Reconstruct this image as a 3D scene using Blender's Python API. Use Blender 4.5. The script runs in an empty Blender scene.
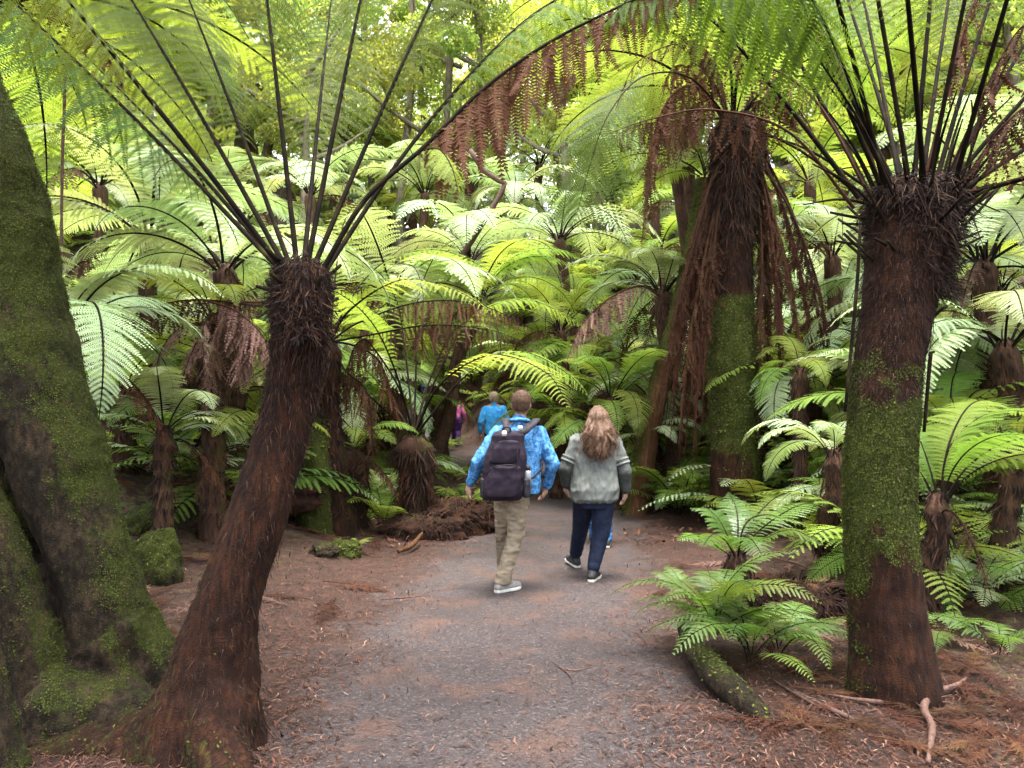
import bpy, bmesh, math, random
import numpy as np
from mathutils import Vector, Matrix, noise, Quaternion

random.seed(7)
rng = np.random.default_rng(11)
PI = math.pi
R = math.radians
sc = bpy.context.scene
C = sc.collection

# ------------------------------------------------------------------ camera
F = 760.0
CAMZ = 1.6
PITCH = math.atan(28 / F)
cd = bpy.data.cameras.new('camera')
cam = bpy.data.objects.new('camera', cd)
C.objects.link(cam)
cam.location = (0, 0, CAMZ)
cam.rotation_euler = (PI / 2 + PITCH, 0, 0)
cd.sensor_width = 36
cd.lens = 36 * F / 1024
cd.clip_start = 0.05
cd.clip_end = 600
sc.camera = cam


def at(px, py, d):
    u, v = (px - 512) / F, (384 - py) / F
    cp, sp = math.cos(PITCH), math.sin(PITCH)
    y, z = cp - v * sp, sp + v * cp
    return Vector((u * d / y, d, CAMZ + z * d / y))


# ------------------------------------------------------------------ terrain
PATH = np.array([(-.3, -3, 1.3), (-.1, 2, 1.05), (-.07, 3.4, 1.05), (-.1, 5, 1.08), (.05, 6.5, 1.17), (.24, 8, 1.18), (.42, 9, 1.18),
                 (.8, 11.3, 1.05), (1.0, 13, .95), (.55, 15, .9), (-.6, 16.6, .9), (-2.1, 18.5, .9),
                 (-3.0, 21, .9), (-3.4, 24, .9), (-4.4, 28, .9), (-7, 33, .9)])


def sp_(x, k=1.0):
    return np.logaddexp(0, x / k) * k


def sm(x):
    x = np.clip(x, 0, 1)
    return x * x * (3 - 2 * x)


def path_edge(x, y):
    """signed distance to the path's edge, negative on the path"""
    x = np.asarray(x, float); y = np.asarray(y, float)
    best = np.full(x.shape, 1e9)
    for (x0, y0, w0), (x1, y1, w1) in zip(PATH[:-1], PATH[1:]):
        dx, dy = x1 - x0, y1 - y0
        t = np.clip(((x - x0) * dx + (y - y0) * dy) / (dx * dx + dy * dy), 0, 1)
        e = np.hypot(x - x0 - t * dx, y - y0 - t * dy) - (w0 + t * (w1 - w0))
        best = np.minimum(best, e)
    return best


def bumps(x, y):
    s = 0
    for k, (fx, fy, ph, a) in enumerate([(1.3, .7, .3, .5), (-.8, 1.6, 1.9, .4), (2.7, 1.9, 4.1, .3), (-3.1, 2.3, .9, .25), (5.3, -4.1, 2.2, .13), (4.2, 6.3, 5.2, .12), (9.1, 7.7, 1.2, .06)]):
        s = s + a * np.sin(fx * x + fy * y + ph)
    return s


def hgt(x, y):
    x = np.asarray(x, float); y = np.asarray(y, float)
    h = .085 * sp_(y - 10.5) + .10 * sp_(y - 19) + .10 * sp_(y - 24) - .20 * sp_(y - 30)
    e = path_edge(x, y)
    off = sm(e / .8)
    away = sm((e - .3) / 2.6)
    h = h + away * (.40 * sp_(y - 12.6, .7) - .36 * sp_(y - 25, 2) + .42 * sp_(-x - 2.6 - .0 * y, .4) * sm((y - 5.5) / 4) + .40 * sp_(x - 3.4, .4) * sm((y - 5.5) / 4))
    h = h + .16 * sm(e / 2.2) * sm((y - 4.5) / 3)
    h = h + off * bumps(x, y) * .06 + (1 - off) * bumps(x * 1.7, y * 1.7) * .008
    return h


def hz(x, y):
    return float(hgt(np.array(float(x)), np.array(float(y))))


def G(px, py):
    """the ground point seen at a pixel"""
    d = 1.0
    for i in range(4000):
        p = at(px, py, d)
        if p.z <= hz(p.x, p.y):
            return p
        d += .02 if d < 12 else .06
    return at(px, py, 40)


def drop(px, d, dz=0):
    x = (px - 512) / F * d
    return Vector((x, d, hz(x, d) + dz))


# ------------------------------------------------------------------ object helpers
def tag(o, label=None, cat=None, group=None, kind=None):
    if label: o['label'] = label
    if cat: o['category'] = cat
    if group: o['group'] = group
    if kind: o['kind'] = kind
    return o


def thing(name, label, cat, loc=(0, 0, 0), group=None):
    o = bpy.data.objects.new(name, None)
    o.empty_display_size = .2
    C.objects.link(o)
    o.location = loc
    return tag(o, label, cat, group)


def link(name, me, mats=None, parent=None):
    """link a mesh given in WORLD coordinates; under a parent it is shifted to the parent's frame"""
    o = bpy.data.objects.new(name, me)
    C.objects.link(o)
    for m in (mats or []):
        me.materials.append(m)
    if parent is not None:
        root = parent
        off = Vector(parent.location)
        q = parent.parent
        while q is not None:
            off += Vector(q.location); q = q.parent
        me.transform(Matrix.Translation(-off))
        o.parent = parent
    return o


def recentre(o, p):
    """origin of a top-level single-mesh thing to p"""
    o.data.transform(Matrix.Translation(-Vector(p)))
    o.location = p
    return o


def mesh_np(name, V, faces, smooth=False, mat_idx=None):
    """V (n,3); faces: list of (k, m) int arrays, each of constant polygon size"""
    me = bpy.data.meshes.new(name)
    V = np.asarray(V, np.float32)
    faces = [np.asarray(f, np.int32) for f in faces if len(f)]
    me.vertices.add(len(V))
    me.vertices.foreach_set('co', V.ravel())
    nl = sum(f.size for f in faces); npoly = sum(len(f) for f in faces)
    me.loops.add(nl); me.polygons.add(npoly)
    me.loops.foreach_set('vertex_index', np.concatenate([f.ravel() for f in faces]))
    tot = np.concatenate([np.full(len(f), f.shape[1], np.int32) for f in faces])
    st = np.concatenate([[0], np.cumsum(tot)[:-1]]).astype(np.int32)
    me.polygons.foreach_set('loop_start', st)
    if mat_idx is not None:
        me.polygons.foreach_set('material_index', np.asarray(mat_idx, np.int32))
    if smooth is True:
        me.polygons.foreach_set('use_smooth', np.ones(npoly, bool))
    elif smooth is not False:
        me.polygons.foreach_set('use_smooth', np.asarray(smooth, bool))
    me.update(calc_edges=True)
    me.validate()
    return me


def nrm(a):
    return a / np.maximum(np.linalg.norm(a, axis=-1, keepdims=True), 1e-9)


def catmull(pts, n, extra=None):
    """resample a polyline smoothly to n points, evenly by length; extra: values per point carried along"""
    P = np.asarray([tuple(p) for p in pts], float)
    E = np.asarray(extra, float)[:, None] if extra is not None else np.zeros((len(P), 1))
    Q = np.hstack([P, E])
    Q = np.vstack([2 * Q[0] - Q[1], Q, 2 * Q[-1] - Q[-2]])
    out = []
    for i in range(1, len(Q) - 2):
        for t in np.linspace(0, 1, 24, endpoint=False):
            a, b, c, d = Q[i - 1], Q[i], Q[i + 1], Q[i + 2]
            out.append(.5 * ((2 * b) + (c - a) * t + (2 * a - 5 * b + 4 * c - d) * t * t + (3 * b - a - 3 * c + d) * t ** 3))
    out.append(Q[-2])
    out = np.array(out)
    L = np.concatenate([[0], np.cumsum(np.linalg.norm(np.diff(out[:, :3], axis=0), axis=1))])
    s = np.linspace(0, L[-1], n)
    res = np.stack([np.interp(s, L, out[:, k]) for k in range(4)], 1)
    return res[:, :3], res[:, 3], L[-1]


def frames(P):
    T = nrm(np.gradient(P, axis=0))
    a = np.array([1.0, 0, 0]) if abs(T[0][0]) < .8 else np.array([0, 1.0, 0])
    N = np.zeros_like(P)
    n = nrm(a - T[0] * np.dot(a, T[0]))
    for i in range(len(P)):
        n = nrm(n - T[i] * np.dot(n, T[i]))
        N[i] = n
    return T, N, np.cross(T, N)


def tube(pts, rad, seg=16, rings=30, amp=0.0, scale=4.0, ridge=0.0, ridge_n=7, seed=0, cap=True):
    """noisy tube; returns V, faces, (positions, normals, tangents) of the skin"""
    P, r, L = catmull(pts, rings, rad)
    T, N, B = frames(P)
    th = np.linspace(0, 2 * PI, seg, endpoint=False)
    V = np.zeros((rings, seg, 3)); NN = np.zeros((rings, seg, 3))
    off = Vector((seed * 3.7, seed * 1.3, seed * 5.1))
    for i in range(rings):
        dirs = np.outer(np.cos(th), N[i]) + np.outer(np.sin(th), B[i])
        rr = np.full(seg, r[i])
        if amp or ridge:
            for j in range(seg):
                q = Vector(P[i] + dirs[j] * r[i])
                d = 0
                if amp:
                    d += amp * (noise.noise(q * scale + off) + .5 * noise.noise(q * scale * 2.3 + off) + .3 * noise.noise(q * scale * 5.1 - off) + .16 * noise.noise(q * scale * 11 - off))
                if ridge:
                    w = Vector((math.cos(th[j]) * ridge_n / 2, math.sin(th[j]) * ridge_n / 2, i / rings * L * 1.1 + seed))
                    d += ridge * noise.noise(w) + ridge * .5 * noise.noise(w * 2.7)
                rr[j] *= 1 + d
        V[i] = P[i] + dirs * rr[:, None]
        NN[i] = dirs
    idx = np.arange(rings * seg).reshape(rings, seg)
    a = idx[:-1]; b = np.roll(idx, -1, 1)[:-1]; c = np.roll(idx, -1, 1)[1:]; d = idx[1:]
    faces = [np.stack([a, b, c, d], -1).reshape(-1, 4)]
    Vf = V.reshape(-1, 3)
    if cap:
        Vf = np.vstack([Vf, P[0], P[-1]])
        n0, n1 = rings * seg, rings * seg + 1
        k = np.arange(seg)
        faces.append(np.stack([np.full(seg, n0), (k + 1) % seg, k], 1))
        faces.append(np.stack([np.full(seg, n1), idx[-1][k], idx[-1][(k + 1) % seg]], 1))
    TT = np.repeat(T, seg, 0)
    return Vf, faces, (V.reshape(-1, 3), NN.reshape(-1, 3), TT)


def tube_mesh(name, pts, rad, **k):
    V, f, _ = tube(pts, rad, **k)
    return mesh_np(name, V, f, True)


def join_geo(parts):
    """[(V, faces)] -> V, faces"""
    Vs, by = [], {}
    n = 0
    for V, fs in parts:
        for f in fs:
            f = np.asarray(f)
            if len(f): by.setdefault(f.shape[1], []).append(f + n)
        Vs.append(V); n += len(V)
    return np.vstack(Vs), [np.vstack(v) for v in by.values()]


def hairs(pos, nor, tan, n, length=.05, width=.003, out=.35, down=1.0, spread=.35, w=None, sag=.0):
    """thin blades growing from a skin; returns V, faces"""
    p = None
    if w is not None:
        w = w / w.sum()
    i = rng.choice(len(pos), n, p=w)
    jit = rng.normal(0, .012, (n, 3))
    b = pos[i] + jit - nor[i] * .004
    d = nrm(nor[i] * out - tan[i] * down + rng.normal(0, spread, (n, 3)))
    l = length * rng.uniform(.4, 1.4, (n, 1))
    s = nrm(np.cross(d, nrm(nor[i] + rng.normal(0, .4, (n, 3))))) * (width * rng.uniform(.6, 1.4, (n, 1)))
    mid = b + d * l * .55
    tip = b + d * l + np.array([0, 0, -1.0]) * l * sag
    V = np.stack([b - s, b + s, mid + s * .8, tip, mid - s * .8], 1).reshape(-1, 3)
    k = np.arange(n)[:, None] * 5
    return V, [k + np.array([0, 1, 2, 3, 4])]


def tufts(pos, nor, n, size=.012, w=None, lift=.5):
    """small moss leaves"""
    if w is not None: w = w / w.sum()
    i = rng.choice(len(pos), n, p=w)
    b = pos[i] + rng.normal(0, .012, (n, 3)); b = b - nor[i] * (np.sum((b - pos[i]) * nor[i], 1, keepdims=True)) + nor[i] * rng.uniform(-.003, .006, (n, 1))
    t = nrm(rng.normal(0, 1, (n, 3)))
    t = nrm(t - nor[i] * np.sum(t * nor[i], 1, keepdims=True))
    d = nrm(t + nor[i] * lift * rng.uniform(.3, 1.6, (n, 1)) + np.array([0, 0, -.35]))
    s = nrm(np.cross(d, nor[i]))
    l = size * rng.uniform(.5, 1.6, (n, 1))
    V = np.stack([b, b + d * l * .5 + s * l * .28, b + d * l, b + d * l * .5 - s * l * .28], 1).reshape(-1, 3)
    k = np.arange(n)[:, None] * 4
    return V, [k + np.array([0, 1, 2, 3])]


def vnoise(P, s, seed=0):
    o = Vector((seed * 7.1, seed * 2.3, seed * 4.7))
    return np.array([noise.noise(Vector(p) * s + o) for p in P])


# ------------------------------------------------------------------ materials
class NT:
    def __init__(s, name):
        s.m = bpy.data.materials.new(name); s.m.use_nodes = True
        s.t = s.m.node_tree; s.t.nodes.clear()
        s.out = s.n('ShaderNodeOutputMaterial')

    def n(s, typ, **k):
        nd = s.t.nodes.new(typ)
        for a, b in k.items():
            if a.startswith('i_'):
                nd.inputs[a[2:].replace('_', ' ')].default_value = b
            else:
                setattr(nd, a, b)
        return nd

    def l(s, a, b): s.t.links.new(a, b)

    def noise(s, vec, scale, detail=5, rough=.55, dist=0):
        n = s.n('ShaderNodeTexNoise', i_Scale=scale, i_Detail=detail, i_Roughness=rough, i_Distortion=dist)
        s.l(vec, n.inputs['Vector']); return n.outputs['Fac']

    def ramp(s, fac, stops):
        r = s.n('ShaderNodeValToRGB')
        e = r.color_ramp.elements
        while len(e) < len(stops): e.new(.5)
        for q, (p, c) in zip(e, stops):
            q.position = p; q.color = (*c, 1) if len(c) == 3 else c
        s.l(fac, r.inputs['Fac']); return r.outputs['Color']

    def mix(s, fac, a, b, typ='MIX'):
        m = s.n('ShaderNodeMix', data_type='RGBA', blend_type=typ)
        for v, k in ((fac, 0), (a, 6), (b, 7)):
            if hasattr(v, 'links'): s.l(v, m.inputs[k])
            elif k == 0: m.inputs[0].default_value = v
            else: m.inputs[k].default_value = (*v, 1)
        return m.outputs[2]

    def math(s, op, a, b=0.0, clamp=False):
        m = s.n('ShaderNodeMath', operation=op, use_clamp=clamp)
        for v, k in ((a, 0), (b, 1)):
            if hasattr(v, 'links'): s.l(v, m.inputs[k])
            else: m.inputs[k].default_value = v
        return m.outputs[0]

    def rng(s, v, a, b, c=0, d=1):
        m = s.n('ShaderNodeMapRange')
        s.l(v, m.inputs[0])
        for i, q in zip((1, 2, 3, 4), (a, b, c, d)): m.inputs[i].default_value = q
        return m.outputs[0]

    def pos(s): return s.n('ShaderNodeNewGeometry').outputs['Position']
    def objc(s): return s.n('ShaderNodeTexCoord').outputs['Object']
    def attr(s, name): return s.n('ShaderNodeAttribute', attribute_name=name).outputs['Fac']
    def rand(s): return s.n('ShaderNodeObjectInfo').outputs['Random']

    def scale(s, vec, v):
        m = s.n('ShaderNodeMapping'); m.inputs['Scale'].default_value = v
        s.l(vec, m.inputs['Vector']); return m.outputs[0]

    def hsv(s, col, h=.5, sa=1, v=1):
        m = s.n('ShaderNodeHueSaturation')
        s.l(col, m.inputs['Color'])
        for q, k in ((h, 'Hue'), (sa, 'Saturation'), (v, 'Value')):
            if hasattr(q, 'links'): s.l(q, m.inputs[k])
            else: m.inputs[k].default_value = q
        return m.outputs[0]

    def bsdf(s, col, rough=.7, spec=.3, bump=None, bstr=.4, bdist=.01, **k):
        b = s.n('ShaderNodeBsdfPrincipled')
        if hasattr(col, 'links'): s.l(col, b.inputs['Base Color'])
        else: b.inputs['Base Color'].default_value = (*col, 1)
        if hasattr(rough, 'links'): s.l(rough, b.inputs['Roughness'])
        else: b.inputs['Roughness'].default_value = rough
        b.inputs['Specular IOR Level'].default_value = spec
        for a, v in k.items(): b.inputs[a.replace('_', ' ')].default_value = v
        if bump is not None:
            bn = s.n('ShaderNodeBump', i_Strength=bstr, i_Distance=bdist)
            s.l(bump, bn.inputs['Height']); s.l(bn.outputs[0], b.inputs['Normal'])
        return b.outputs[0]

    def done(s, sh):
        s.l(sh, s.out.inputs['Surface']); return s.m


def leaf_mat(name, c0, c1, t0, t1, mixf=.5, rough=.6, spec=.12, hue=.028):
    n = NT(name)
    p = n.pos()
    f = n.noise(p, 1.3, 3)
    f2 = n.noise(p, 14, 2)
    fac = n.math('ADD', n.math('MULTIPLY', f, .6), n.math('MULTIPLY', f2, .4))
    fac = n.rng(fac, .32, .68)
    r = n.rand()
    val = n.rng(r, 0, 1, .62, 1.3)
    hu = n.rng(n.math('FRACT', n.math('MULTIPLY', r, 7.31)), 0, 1, .5 - hue, .5 + hue)
    a = n.hsv(n.mix(fac, c0, c1), hu, 1, val)
    b = n.hsv(n.mix(fac, t0, t1), hu, 1, val)
    s1 = n.bsdf(a, rough, spec)
    tr = n.n('ShaderNodeBsdfTranslucent'); n.l(b, tr.inputs[0])
    m = n.n('ShaderNodeMixShader'); m.inputs[0].default_value = mixf
    n.l(s1, m.inputs[1]); n.l(tr.outputs[0], m.inputs[2])
    return n.done(m.outputs[0])


M = {}
M['frond'] = leaf_mat('fern_green', (.09, .145, .022), (.15, .21, .038), (.20, .28, .03), (.30, .37, .05))
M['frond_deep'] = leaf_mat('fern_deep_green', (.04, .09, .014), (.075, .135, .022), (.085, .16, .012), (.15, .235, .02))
M['frond_pale'] = leaf_mat('fern_pale', (.21, .285, .13), (.33, .40, .235), (.28, .36, .09), (.38, .45, .16), .35, .6, .2)
M['frond_dead'] = leaf_mat('fern_dead', (.032, .0135, .007), (.078, .032, .017), (.06, .022, .010), (.10, .042, .016), .3, .8, .15, .012)
M['frond_dead_pale'] = leaf_mat('fern_dead_pale', (.13, .070, .052), (.21, .12, .092), (.10, .042, .025), (.14, .068, .042), .25, .7, .2, .012)
M['frond_over'] = leaf_mat('fern_overhead', (.06, .10, .016), (.10, .15, .026), (.105, .155, .018), (.17, .22, .03))
M['frond_lime'] = leaf_mat('fern_lime', (.085, .13, .018), (.13, .18, .03), (.19, .255, .022), (.28, .34, .04))
M['frond_rust'] = leaf_mat('fern_rust', (.045, .020, .010), (.105, .048, .024), (.075, .030, .012), (.13, .058, .022), .35, .8, .15, .012)
M['frond_lit'] = leaf_mat('fern_lit', (.12, .18, .03), (.20, .26, .06), (.22, .30, .03), (.30, .38, .05), .45)  # lighter copy of the fern green, open-sky light put into the leaf colour
M['canopy'] = leaf_mat('canopy_leaf', (.10, .15, .022), (.16, .21, .04), (.34, .42, .045), (.46, .52, .09), .5, .5, .3)
M['ground_leaf'] = leaf_mat('ground_fern_green', (.055, .105, .018), (.11, .17, .032), (.12, .22, .02), (.2, .30, .03), .4, .4, .4)


def stipe_mat():
    n = NT('fern_stalk')
    p = n.pos()
    f = n.noise(p, 9, 3)
    c = n.ramp(f, [(.38, (.005, .004, .003)), (.62, (.014, .009, .005)), (.8, (.035, .036, .009))])
    return n.done(n.bsdf(c, .8, .05))


def fibre_mat(name, stops, sx=1.0, moss=True, sz=.16, mossc=((.009, .012, .002), (.028, .034, .005), (.06, .07, .010)), bd=.02, bs=.7):
    n = NT(name)
    o = n.pos()
    st = n.scale(o, (1, 1, sz))
    f = n.noise(st, 46 * sx, 6, .65)
    g = n.noise(o, 5, 5, .6)
    k = n.noise(n.scale(o, (1, 1, .3)), 14, 4)
    fac = n.math('ADD', n.math('MULTIPLY', f, .5), n.math('ADD', n.math('MULTIPLY', g, .3), n.math('MULTIPLY', k, .2)))
    c = n.ramp(n.rng(fac, .3, .7), stops)
    bump = n.math('ADD', n.math('MULTIPLY', f, .6), k)
    if moss:
        mk = n.attr('moss')
        mn = n.noise(o, 24, 6, .7)
        mask = n.rng(n.math('ADD', mk, n.math('MULTIPLY', n.math('SUBTRACT', mn, .5), 1.0)), .38, .62)
        mc = n.ramp(n.rng(n.math('ADD', n.math('MULTIPLY', n.noise(o, 90, 4), .5), n.math('MULTIPLY', g, .5)), .3, .7), [(0, mossc[0]), (.5, mossc[1]), (1, mossc[2])])
        c = n.mix(mask, c, mc)
        bump = n.math('ADD', bump, n.math('MULTIPLY', n.noise(o, 120, 4), .8))
    return n.done(n.bsdf(c, .9, .12, bump, bs, bd))


M['stipe'] = stipe_mat()
M['fibre'] = fibre_mat('fern_trunk_fibre', [(0, (.002, .001, .0008)), (.45, (.012, .0045, .0025)), (.75, (.032, .0115, .0045)), (1, (.085, .032, .012))])
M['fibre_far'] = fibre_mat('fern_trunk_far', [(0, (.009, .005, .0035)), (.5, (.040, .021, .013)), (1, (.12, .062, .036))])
M['bark'] = fibre_mat('mossy_bark', [(0, (.003, .002, .0013)), (.45, (.014, .010, .006)), (.75, (.045, .029, .016)), (1, (.11, .058, .028))], .8, sz=.55, bs=1.0, bd=.03)
M['warm_bark'] = fibre_mat('warm_bark', [(0, (.012, .006, .003)), (.5, (.06, .028, .013)), (1, (.17, .085, .04))])
M['bark_far'] = fibre_mat('grey_bark', [(0, (.03, .026, .018)), (.5, (.12, .10, .07)), (1, (.24, .20, .14))], .5)


def simple(name, c0, c1, scale=30, rough=.85, spec=.2, bump=.3, bd=.005, rnd=.25):
    n = NT(name)
    p = n.objc()
    f = n.noise(p, scale, 5, .6)
    c = n.mix(n.rng(f, .3, .7), c0, c1)
    if rnd:
        c = n.hsv(c, .5, 1, n.rng(n.rand(), 0, 1, 1 - rnd, 1 + rnd))
    return n.done(n.bsdf(c, rough, spec, f if bump else None, bump, bd))


def tone_mat(name, stops, rough=.9, trans=0, spec=.2):
    """colour picked per loose piece from the 'tone' attribute"""
    n = NT(name)
    c = n.ramp(n.attr('tone'), stops)
    s1 = n.bsdf(c, rough, spec)
    if trans:
        tr = n.n('ShaderNodeBsdfTranslucent'); n.l(c, tr.inputs[0])
        m = n.n('ShaderNodeMixShader'); m.inputs[0].default_value = trans
        n.l(s1, m.inputs[1]); n.l(tr.outputs[0], m.inputs[2]); s1 = m.outputs[0]
    return n.done(s1)


M['hair_fibre'] = tone_mat('root_fibre', [(0, (.003, .0015, .001)), (.5, (.015, .006, .0035)), (.9, (.036, .015, .008)), (1, (.06, .03, .016))])
M['moss'] = tone_mat('moss_leaf', [(0, (.014, .018, .003)), (.5, (.036, .045, .006)), (.9, (.065, .077, .010)), (1, (.10, .115, .016))], .8, .25)
M['litter'] = tone_mat('leaf_litter', [(0, (.006, .003, .002)), (.4, (.038, .014, .008)), (.8, (.082, .034, .020)), (.97, (.125, .063, .041)), (1, (.20, .13, .09))], .85)
M['chips'] = tone_mat('wood_chips', [(0, (.010, .007, .006)), (.45, (.035, .025, .023)), (.85, (.055, .040, .037)), (1, (.10, .078, .068))], .8)


def set_tone(me, nper, total=None, bias=1.0):
    """one random tone for each run of nper vertices"""
    n = len(me.vertices) // nper + 1
    t = np.repeat(rng.uniform(0, 1, n) ** bias, nper)[:len(me.vertices)]
    a = me.attributes.new('tone', 'FLOAT', 'POINT')
    a.data.foreach_set('value', t.astype(np.float32))


def set_attr(me, name, vals):
    a = me.attributes.new(name, 'FLOAT', 'POINT')
    v = np.zeros(len(me.vertices), np.float32); v[:len(vals)] = vals
    a.data.foreach_set('value', v)


# ------------------------------------------------------------------ fern fronds
def frond_mesh(name, pts, side, W=.36, n=38, m=20, s0=.2, pl=.055, r0=.013, droop=.22, hang=0.0, fwd=.30, dead=0.0,
               lift=.10, seed=0, wide=.9, drop_out=0.0, taper=1.5, hang_from=0.0, peak=.35, dead_from=None):
    g = np.random.default_rng(seed + 100)
    P, _, L = catmull(pts, 72)
    T = nrm(np.gradient(P, axis=0))
    S = np.asarray(side, float)
    S = nrm(S - T * (T @ S)[:, None])
    N = np.cross(T, S)
    parts = []; mats = []
    # stalk
    seg = 6
    t = np.linspace(0, 1, 72)
    rr = r0 * (1 - t) ** .75 + .0012
    th = np.linspace(0, 2 * PI, seg, endpoint=False)
    V = P[:, None, :] + rr[:, None, None] * (np.cos(th)[None, :, None] * S[:, None, :] + np.sin(th)[None, :, None] * N[:, None, :])
    idx = np.arange(72 * seg).reshape(72, seg)
    q = np.stack([idx[:-1], np.roll(idx, -1, 1)[:-1], np.roll(idx, -1, 1)[1:], idx[1:]], -1).reshape(-1, 4)
    Vs = [V.reshape(-1, 3)]; Fs = [q]; Ms = [np.ones(len(q), int)]; nv = 72 * seg
    # pinnae
    tt = np.linspace(0, 1, n + 1)[:-1]
    s = s0 + (1 - s0) * tt
    prof = (.25 + .75 * sm(tt / peak)) * np.where(tt < peak, 1, np.clip(1 - ((tt - peak) / (1 - peak)) ** taper, .04, 1))
    pi = lambda A: np.stack([np.interp(s, t, A[:, k]) for k in range(3)], 1)
    B0, T0, S0, N0 = pi(P), nrm(pi(T)), nrm(pi(S)), nrm(pi(N))
    down = np.array([0, 0, -1.0])
    for sg in (-1, 1):
        keep = g.random(n) >= drop_out
        B = B0[keep]; Tk = T0[keep]; Sk = S0[keep]; Nk = N0[keep]; pk = prof[keep]; k_ = len(B); tk = tt[keep]
        if k_ == 0: continue
        Lp = (W * pk * g.uniform(.88, 1.1, k_))[:, None]
        fw = fwd + .35 * tk[:, None] + g.normal(0, .06, (k_, 1))
        D = nrm(Sk * sg + Tk * fw + Nk * (lift + g.normal(0, .05, (k_, 1))))
        hg = np.clip(hang * np.clip((tk - hang_from) / .12 + (1 if hang_from <= 0 else 0), 0, 1), 0, 1)[:, None]
        if hang > 0:
            D = nrm(D * (1 - hg) + (down + g.normal(0, .12 + .1 * dead, (k_, 3))) * hg)
        dr = droop * g.uniform(.7, 1.4, (k_, 1)) * (1 - hg)
        u = (np.arange(m) + .5) / m
        A = B[:, None] + D[:, None] * (Lp * u)[:, :, None] + down * (Lp * dr * u * u)[:, :, None]
        if dead:
            wob = g.normal(0, .02 * dead, (k_, 1, 3)) * (u ** 2)[None, :, None] * 3
            A = A + wob
        At = nrm(D[:, None] + 2 * down * (dr * u)[:, :, None])
        Q = nrm(Tk[:, None] - At * np.sum(Tk[:, None] * At, -1, keepdims=True))
        if dead:
            tw = g.normal(0, .9 * dead, (k_, 1, 1)) + g.normal(0, .4 * dead, (k_, m, 1))
            Q = nrm(Q * np.cos(tw) + np.cross(At, Q) * np.sin(tw))
        Nn = np.cross(At, Q)
        # mid ribs
        wr = .0028 * (1 - u * .8)[None, :, None] * np.minimum(1, Lp * 4)[:, :, None]
        ra = A - Q * wr; rb = A + Q * wr
        V = np.stack([ra, rb], 2).reshape(-1, 3)
        ii = np.arange(k_ * m * 2).reshape(k_, m, 2)
        q = np.stack([ii[:, :-1, 0], ii[:, :-1, 1], ii[:, 1:, 1], ii[:, 1:, 0]], -1).reshape(-1, 4)
        Vs.append(V); Fs.append(q + nv); Ms.append(np.zeros(len(q), int)); nv += len(V)
        ln = pl * np.clip(Lp / W, .25, 1)[:, :, None] * ((1 - u) ** .6 * (.7 + .3 * np.minimum(1, u * 5)))[None, :, None] * g.uniform(.85, 1.12, (k_, m, 1)) * (1 - .35 * dead) + .004
        w = (Lp / m * wide)[:, :, None]
        for sd in (-1, 1):
            dd = nrm(Q * sd + At * .38 - Nn * (.12 + g.normal(0, .08 + .5 * dead, (k_, m, 1))))
            tip = A + dd * ln
            V = np.stack([A - At * w * .5, A + At * w * .42, tip + At * w * .22, tip - At * w * .12], 2).reshape(-1, 3)
            q = np.arange(len(V)).reshape(-1, 4)
            Vs.append(V); Fs.append(q + nv)
            mi = np.zeros(len(q), int)
            if dead_from is not None:
                mi = np.repeat(np.where(tk + g.normal(0, .05, k_) > dead_from, 2, 0), m)
            Ms.append(mi); nv += len(V)
    me = mesh_np(name, np.vstack(Vs), [np.vstack(Fs)], False, np.concatenate(Ms))
    return me


def arc(L, th0, th1, power=1.2, n=9, wob=0.0, seed=0):
    """frond mid-line in the XZ plane, pitch th0 at the base to th1 at the tip (degrees)"""
    g = random.Random(seed)
    p = Vector((0, 0, 0)); out = [p.copy()]
    y = 0
    for i in range(n):
        t = (i + .5) / n
        a = R(th0 + (th1 - th0) * t ** power)
        y += g.uniform(-1, 1) * wob
        p = p + Vector((math.cos(a), y, math.sin(a))) * (L / n)
        out.append(p.copy())
    return out


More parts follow.
